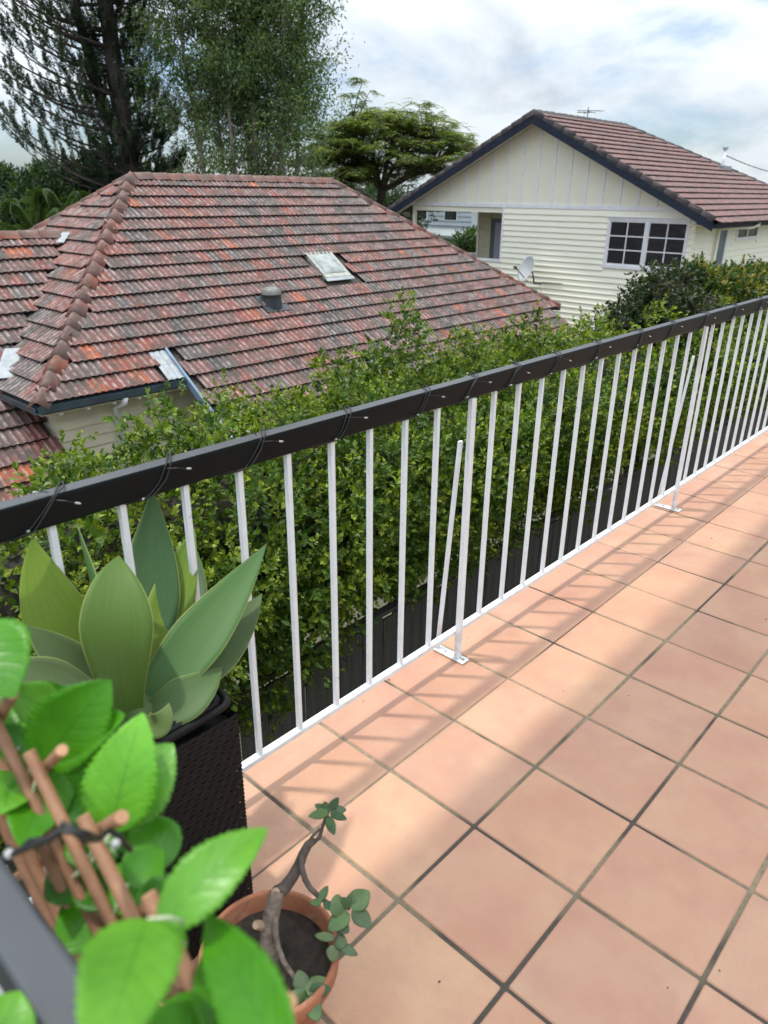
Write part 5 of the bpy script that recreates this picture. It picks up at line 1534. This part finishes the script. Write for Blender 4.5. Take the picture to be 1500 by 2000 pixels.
t = MB(); t.tube([J(528, 1895, .04), J(527, 1860, .01), J(526, 1835), J(528, 1800, -.01), J(534, 1770, -.015), J(541, 1742, -.015)], [0.022, 0.021, 0.019, 0.0175, 0.0165, 0.015], 14)
tr_ = t.build('trunk', M['jade_bark'], jd, smooth=True)
cp_ = J(538, 1743, -.022)
t = MB(); t.tube([cp_, cp_ + (CAM - cp_).normalized() * 0.006], [0.0095, 0.0080], 12); t.build('cut_stump', M['cut'], tr_)
t = MB(); t.tube([J(512, 1808, -.012), J(500, 1806, -.03)], [0.010, 0.0085], 9); t.build('cut_stump', M['cut'], tr_)
main_ = [J(541, 1744, -.012), J(555, 1735), J(572, 1712), J(585, 1688, -.005), J(592, 1668, -.01), J(602, 1650, -.012), J(614, 1640, -.01)]
t = MB(); t.tube(main_, [0.0145, 0.0135, 0.0120, 0.0112, 0.0100, 0.0092, 0.0078], 12); t.build('branch', M['jade_twig'], tr_, smooth=True)
top_ = [J(612, 1645, -.012), J(624, 1636, -.015), J(630, 1615, -.02), J(636, 1598, -.02), J(643, 1583, -.025)]
t = MB(); t.tube(top_, [0.0048, 0.0044, 0.0038, 0.0034, 0.0028], 9); t.build('branch', M['jade_twig'], tr_, smooth=True)
t = MB(); t.tube([J(601, 1648, -.012), J(612, 1632, -.018), J(625, 1618, -.02)], [0.004, .0034, .0028], 8); t.build('branch', M['jade_twig'], tr_, smooth=True)
loop = [J(588, 1670, -.02), J(588, 1690, -.028), J(596, 1718, -.03), J(606, 1735, -.03), J(622, 1750, -.03), J(640, 1764, -.03), J(662, 1768, -.035), J(684, 1775, -.035)]
t = MB(); t.tube(loop, [0.0066, 0.0064, 0.006, 0.0056, 0.0052, 0.0046, 0.004, .0034], 10); t.build('branch', M['jade_twig'], tr_, smooth=True)
low = [J(538, 1790, -.025), J(537, 1815, -.03), J(543, 1850, -.03), J(555, 1880, -.03), J(572, 1905, -.03), J(592, 1935, -.035)]
t = MB(); t.tube(low, [0.0058, 0.0056, 0.0054, 0.005, 0.0046, 0.004], 10); t.build('branch', M['jade_bark'], tr_, smooth=True)
sub = [J(672, 1775, -.035), J(664, 1810, -.04), J(655, 1845, -.04)]
t = MB(); t.tube(sub, [0.004, 0.0036, 0.003], 8); t.build('branch', M['jade_twig'], tr_, smooth=True)
def jade_mat():
    mt, nd, lk, bs = new_mat('jade_leaf')
    at = N(nd, 'ShaderNodeAttribute', attribute_name='Col')
    n = tex_noise(nd, lk, 60, 4, 0.6)
    c = mixc(nd, lk, 1.0, at.outputs['Color'], ramp(nd, lk, n, [(0.3, (0.8, 0.8, 0.8)), (0.7, (1.15, 1.15, 1.1))]), 'MULTIPLY')
    lk.new(c, bs.inputs['Base Color']); bs.inputs['Roughness'].default_value = 0.38
    bs.inputs['Subsurface Weight'].default_value = 0.1; bs.inputs['Subsurface Radius'].default_value = (0.004, 0.006, 0.002); bs.inputs['Subsurface Scale'].default_value = 0.5
    return mt
M['jade_leaf'] = jade_mat()
def jade_leaf(a, b_, w, face, col):
    a, b_ = Vector(a), Vector(b_); tg = (b_ - a); L = tg.length; tg.normalize()
    S = tg.cross(Vector(face)).normalized(); Nn_ = S.cross(tg)
    nt, nu = 9, 10; v = []
    for i in range(nt + 1):
        t_ = i / nt
        wd = w * (math.sin(math.pi * min(1, t_ ** 0.85 * 0.93 + 0.06)) ** 0.75) + 0.0008
        for k in range(nu):
            an_ = 2 * math.pi * k / nu
            v.append(a + tg * (L * t_) + S * (wd * math.cos(an_)) + Nn_ * (0.20 * wd * math.sin(an_) + 0.0015 * math.cos(an_) ** 2 + 0.10 * L * (t_ - .5) ** 2))
    f = [(i * nu + k, i * nu + (k + 1) % nu, (i + 1) * nu + (k + 1) % nu, (i + 1) * nu + k) for i in range(nt) for k in range(nu)] + [tuple(range(nu)), tuple(nt * nu + k for k in range(nu))]
    m_ = MB(); m_.add(v, f, (*col, 1)); return m_.build('leaf', M['jade_leaf'], jd, smooth=True)
JG = (0.080, 0.140, 0.045); JD = (0.048, 0.092, 0.032)
JL = [((643, 1583), (661, 1557), 10, JD), ((640, 1582), (615, 1572), 8, JD), ((642, 1586), (603, 1594), 11, JG), ((646, 1583), (676, 1582), 11, JD), ((646, 1586), (677, 1600), 10, JD), ((640, 1594), (653, 1630), 11, JD), ((638, 1578), (634, 1565), 8, JG),
      ((624, 1758), (640, 1730), 9, JG), ((628, 1762), (606, 1762), 8, JG), ((634, 1760), (644, 1778), 7, JD), ((672, 1766), (642, 1775), 24, JG), ((684, 1772), (722, 1742), 24, JG), ((690, 1776), (724, 1812), 19, JD), ((682, 1772), (668, 1752), 12, JD), ((686, 1768), (684, 1745), 11, JG),
      ((680, 1782), (642, 1818), 21, JG), ((664, 1808), (682, 1822), 12, JD), ((652, 1832), (615, 1826), 9, JG), ((655, 1838), (678, 1842), 15, JD), ((654, 1846), (648, 1878), 17, JG), ((664, 1846), (698, 1866), 10, JD),
      ((592, 1935), (582, 1895), 18, JG), ((598, 1938), (642, 1915), 21, JG), ((596, 1940), (560, 1960), 18, JG), ((602, 1945), (622, 1995), 19, JG), ((604, 1940), (646, 1928), 16, JD)]
for (u0, v0), (u1, v1), w, c in JL:
    hi = v0 < 1640
    dd = -0.03 - (0.005 if hi else 0.01)
    a_, b__ = J(u0, v0, dd), J(u1, v1, dd + random.uniform(-.012, .006))
    fc = (tocam(a_) + Vector(rand_dirs(1)[0]) * 0.35).normalized()
    jade_leaf(a_, b__, w / 1431.3 * DJ * 0.74, fc, [x_ * random.uniform(.85, 1.15) for x_ in c])

# ------------------------------------------------------------------ willow trellis with artificial leaves by the side railing
tl = empty('leaf_trellis', (-1.10, -1.0, 0.2))
tag(tl, 'expanding willow trellis with bright artificial leaves in the near left corner', 'trellis')
XT = -1.10
for k in range(-4, 8):
    for lay_, sgn in ((0, -1), (1, 1)):
        yt = -0.86 - 0.098 * k; zt_ = 1.115 - 0.006 * k
        xx = XT + (0.0 if lay_ == 0 else 0.0125)
        if lay_ == 0:
            a = Vector((xx, yt, zt_)); e = a + Vector((0, -0.62, -0.62))
        else:
            a = Vector((xx, yt - 0.045, zt_ + 0.022)); e = a + Vector((0.003, 0.62, -0.62))
        m_ = (a + e) / 2 + Vector((random.uniform(-.006, .006), random.uniform(-.008, .008), 0))
        r0 = random.uniform(0.0052, 0.0064)
        pts_ = bez(a, m_, e, 8)
        t = MB(); t.tube(pts_, [r0 * random.uniform(.93, 1.07) for _ in pts_], 10); so = t.build('stick', M['willow'], tl, smooth=False)
        for p_ in so.data.polygons: p_.use_smooth = len(p_.vertices) == 4
        d = (a - e).normalized()
        t = MB(); t.tube([a - d * 0.0004, a + d * 0.0006], [r0 * .98, r0 * .93], 10); t.build('cut_end', M['willow_cut'], so)
def ivy_mat():
    mt, nd, lk, bs = new_mat('plastic_leaf')
    uv = N(nd, 'ShaderNodeAttribute', attribute_name='LUV'); at = N(nd, 'ShaderNodeAttribute', attribute_name='Col')
    s_ = N(nd, 'ShaderNodeSeparateXYZ'); lk.new(uv.outputs['Vector'], s_.inputs[0])
    au = mth(nd, lk, 'ABSOLUTE', s_.outputs[1])
    ph = mth(nd, lk, 'MULTIPLY', mth(nd, lk, 'SUBTRACT', s_.outputs[0], mth(nd, lk, 'MULTIPLY', au, 0.28)), 24.0)
    vn = mth(nd, lk, 'POWER', mth(nd, lk, 'ABSOLUTE', mth(nd, lk, 'COSINE', ph)), 14.0)
    mid = mth(nd, lk, 'LESS_THAN', au, 0.035)
    vv = mth(nd, lk, 'MAXIMUM', mth(nd, lk, 'MULTIPLY', vn, 0.09), mth(nd, lk, 'MULTIPLY', mid, 0.3))
    n = tex_noise(nd, lk, 22, 4, 0.6)
    c = mixc(nd, lk, 1.0, at.outputs['Color'], ramp(nd, lk, n, [(0.3, (0.78, 0.82, 0.8)), (0.7, (1.2, 1.1, 1.0))]), 'MULTIPLY')
    c = mixc(nd, lk, vv, c, (0.035, 0.16, 0.012))
    lk.new(c, bs.inputs['Base Color']); bs.inputs['Roughness'].default_value = 0.34; bs.inputs['Specular IOR Level'].default_value = 0.5
    bump(nd, lk, bs, vn, 0.15, 0.002)
    tr = N(nd, 'ShaderNodeBsdfTranslucent'); lk.new(mixc(nd, lk, 1.0, c, (1.3, 1.25, 0.6), 'MULTIPLY'), tr.inputs[0])
    mx = N(nd, 'ShaderNodeMixShader'); mx.inputs[0].default_value = 0.45
    lk.new(bs.outputs[0], mx.inputs[1]); lk.new(tr.outputs[0], mx.inputs[2]); lk.new(mx.outputs[0], nd['Material Output'].inputs['Surface'])
    return mt
M['ivy'] = ivy_mat()
def ivy_prof(t_):
    w = (math.sin(math.pi * t_ ** 0.72) ** 0.8) if 0 < t_ < 1 else 0.0
    saw = 1.0 + 0.12 * (((t_ * 19) % 1.0)) - 0.06
    return max(0.01, w * (saw if t_ > 0.12 else 1))
IV = (0.080, 0.320, 0.009); IVb = (0.155, 0.43, 0.038); IVd = (0.05, 0.22, 0.009)
LV = [  # base, tip (pixel, distance), half width m, facing, colour, bow
    ((-55, 1225, .80), (28, 1362, .76), .038, (0, 0, .1), IV, .01), ((105, 1392, .84), (15, 1345, .82), .022, (0, 0, .4), IVb, .0),
    ((82, 1492, .80), (216, 1328, .74), .037, (0.1, 0, .2), IV, .02), ((70, 1480, .82), (245, 1396, .74), .030, (0, -.1, .5), IV, .015),
    ((218, 1625, .76), (280, 1392, .74), .033, (-.25, 0.1, 0), (0.17, 0.50, 0.035), .02), ((225, 1610, .78), (338, 1452, .77), .030, (.2, 0.1, .2), (0.20, 0.50, 0.07), .02), ((240, 1600, .80), (292, 1658, .79), .022, (0, 0, .2), IV, .0),
    ((95, 1500, .84), (42, 1658, .78), .030, (0, 0, .2), IV, -.015), ((30, 1510, .84), (-25, 1600, .80), .028, (0, 0, .4), IVb, .0), ((100, 1498, .84), (168, 1612, .80), .027, (.1, 0, .35), IV, -.01), ((130, 1480, .86), (182, 1560, .84), .022, (.1, 0, .2), IVb, .0),
    ((250, 1725, .74), (318, 1658, .76), .020, (0, 0, .1), IV, .01), ((350, 1745, .70), (252, 1792, .72), .020, (.1, 0, .1), IVd, .01),
    ((312, 1816, .585), (523, 1618, .60), .0205, (0.1, 0.1, .5), IVb, .03), ((288, 1796, .55), (185, 2110, .44), .0265, (0, 0, .35), IVb, .02),
    ((565, 2085, .50), (402, 1786, .62), .021, (-.1, 0.1, .2), IV, .015), ((455, 2060, .56), (408, 1845, .66), .020, (.2, 0, 0), IV, .01), ((340, 2080, .54), (372, 1935, .62), .022, (0, 0, 0), (0.09, 0.36, 0.02), .0),
    ((470, 2030, .60), (400, 1880, .68), .030, (0, 0, 0), IVd, .0), ((300, 1900, .74), (235, 1800, .80), .026, (0, 0, 0), IVd, .0), ((230, 1760, .80), (150, 1680, .84), .026, (0, 0, 0), IVd, .0),
    ((330, 1820, .74), (290, 1700, .80), .026, (0, 0, 0), IVd, .0), ((130, 1560, .92), (40, 1500, .96), .030, (0, 0, 0), IVd, .0), ((20, 1440, .94), (60, 1380, .96), .024, (0, 0, 0), IVb, .0),
    ((-10, 1430, .90), (20, 1360, .92), .022, (0, 0, .2), IV, .0), ((160, 1640, .92), (190, 1560, .94), .028, (0, 0, 0), IVd, .0), ((-25, 2070, .66), (38, 1935, .66), .024, (0, 0, .1), IVb, .01),
    ((150, 1760, .86), (100, 1690, .9), .020, (0, 0, 0), IVd, .0), ((250, 1900, .84), (170, 1840, .88), .020, (0, 0, 0), IVd, .0), ((420, 2080, .70), (330, 1960, .76), .030, (0, 0, 0), IVd, .0),
    ((215, 1690, .80), (150, 1590, .84), .028, (.1, 0, .1), IV, .01), ((330, 1690, .78), (260, 1590, .80), .024, (.2, .1, 0), IV, .01), ((300, 1770, .74), (225, 1690, .78), .024, (0, .1, .1), IV, .0),
    ((350, 1900, .68), (275, 1830, .72), .022, (0, .1, .1), IV, .0), ((5, 1480, .86), (50, 1420, .84), .026, (0, .1, .3), IV, .01), ((150, 1440, .86), (90, 1330, .86), .024, (0, .1, .1), IVd, .0), ((180, 1850, .84), (120, 1770, .88), .022, (0, 0, 0), IV, .0),
]
for k, (b0, t0, W, fo, col, bow) in enumerate(LV):
    B_, T_ = sight(*b0), sight(*t0)
    Cm = (B_ + T_) / 2; fc = (tocam(Cm) + Vector(fo)).normalized()
    blade('leaf', tl, B_, Cm + fc * bow, T_, W, fc, M['ivy'], col, ivy_prof, 0.16 + 0.1 * random.random(), nt=68, nu=9, thick=0.0004, wave=0.05, seed=k * 1.9)
    if k < 17 and k not in (0, 8):
        t = MB(); e_ = Vector((XT, B_.y, min(1.13, B_.z - 0.03))); t.tube([e_, (e_ + B_) / 2 + Vector((0, 0, .004)), B_], [0.0016, 0.0014, 0.0012], 6)
        t.build('leaf_stalk', M['ivy'], tl, smooth=True)
# the wire tying the trellis to the side rail
tw = empty('fairy_light_wire', (-1.13, -0.95, 1.08))
tag(tw, 'black fairy light wire tying the willow trellis to the grey side rail', 'wire')
wp = [sight(12, 1668, .70), sight(25, 1668, .66), sight(55, 1655, .64), sight(95, 1640, .625), sight(120, 1622, .615), sight(145, 1625, .61), sight(165, 1640, .62), sight(190, 1640, .65), sight(212, 1622, .66), sight(232, 1632, .66), sight(255, 1660, .68)]
t = MB(); t.tube(wp, 0.0024, 8); t.build('wire', M['wire'], tw, smooth=True)
t = MB(); wq = [p + Vector((0.003, 0.002, 0.003 * (-1) ** i)) for i, p in enumerate(wp[:8])]; t.tube(wq, 0.0022, 8); t.build('wire', M['wire'], tw, smooth=True)
for p, q in ((wp[0], sight(22, 1668, .66)), (sight(225, 1645, .66), sight(227, 1650, .655))):
    t = MB(); t.tube([p, (p + q) / 2, q], [0.0022, 0.0040, 0.0030], 8); t.build('bulb', M['bulb'], tw, smooth=True)

# ------------------------------------------------------------------ crumbs on the tiles
for u, v in ((710, 1370), (760, 1328), (1100, 1350), (1228, 1359), (1390, 1052), (1304, 1930), (1405, 1896), (858, 1918), (1362, 1194), (1496, 1210), (912, 1246)):
    r = FWD + RIGHT * ((u - 750) / 1431.3) + DOWN * ((v - 1000) / 1431.3); p = CAM + r * (-(CAM.z) / r.z)
    t = MB(); s = random.uniform(0.0014, 0.0030)
    t.lathe([(0.0005, s * 0.9), (s * .8, s * .6), (s, s * .1), (s * .5, -0.0005)], (0, 0, 0), 7)
    a = random.uniform(0, 3); t.v = [(x * math.cos(a) * 1.6 - y * math.sin(a) + p.x, x * math.sin(a) * 1.6 + y * math.cos(a) + p.y, z + 0.0012) for x, y, z in t.v]
    tag(t.build('leaf_crumb', M['crumb']), 'tiny dark crumb of leaf litter on the terracotta tiles', 'debris', 'crumbs of litter on the tiles')
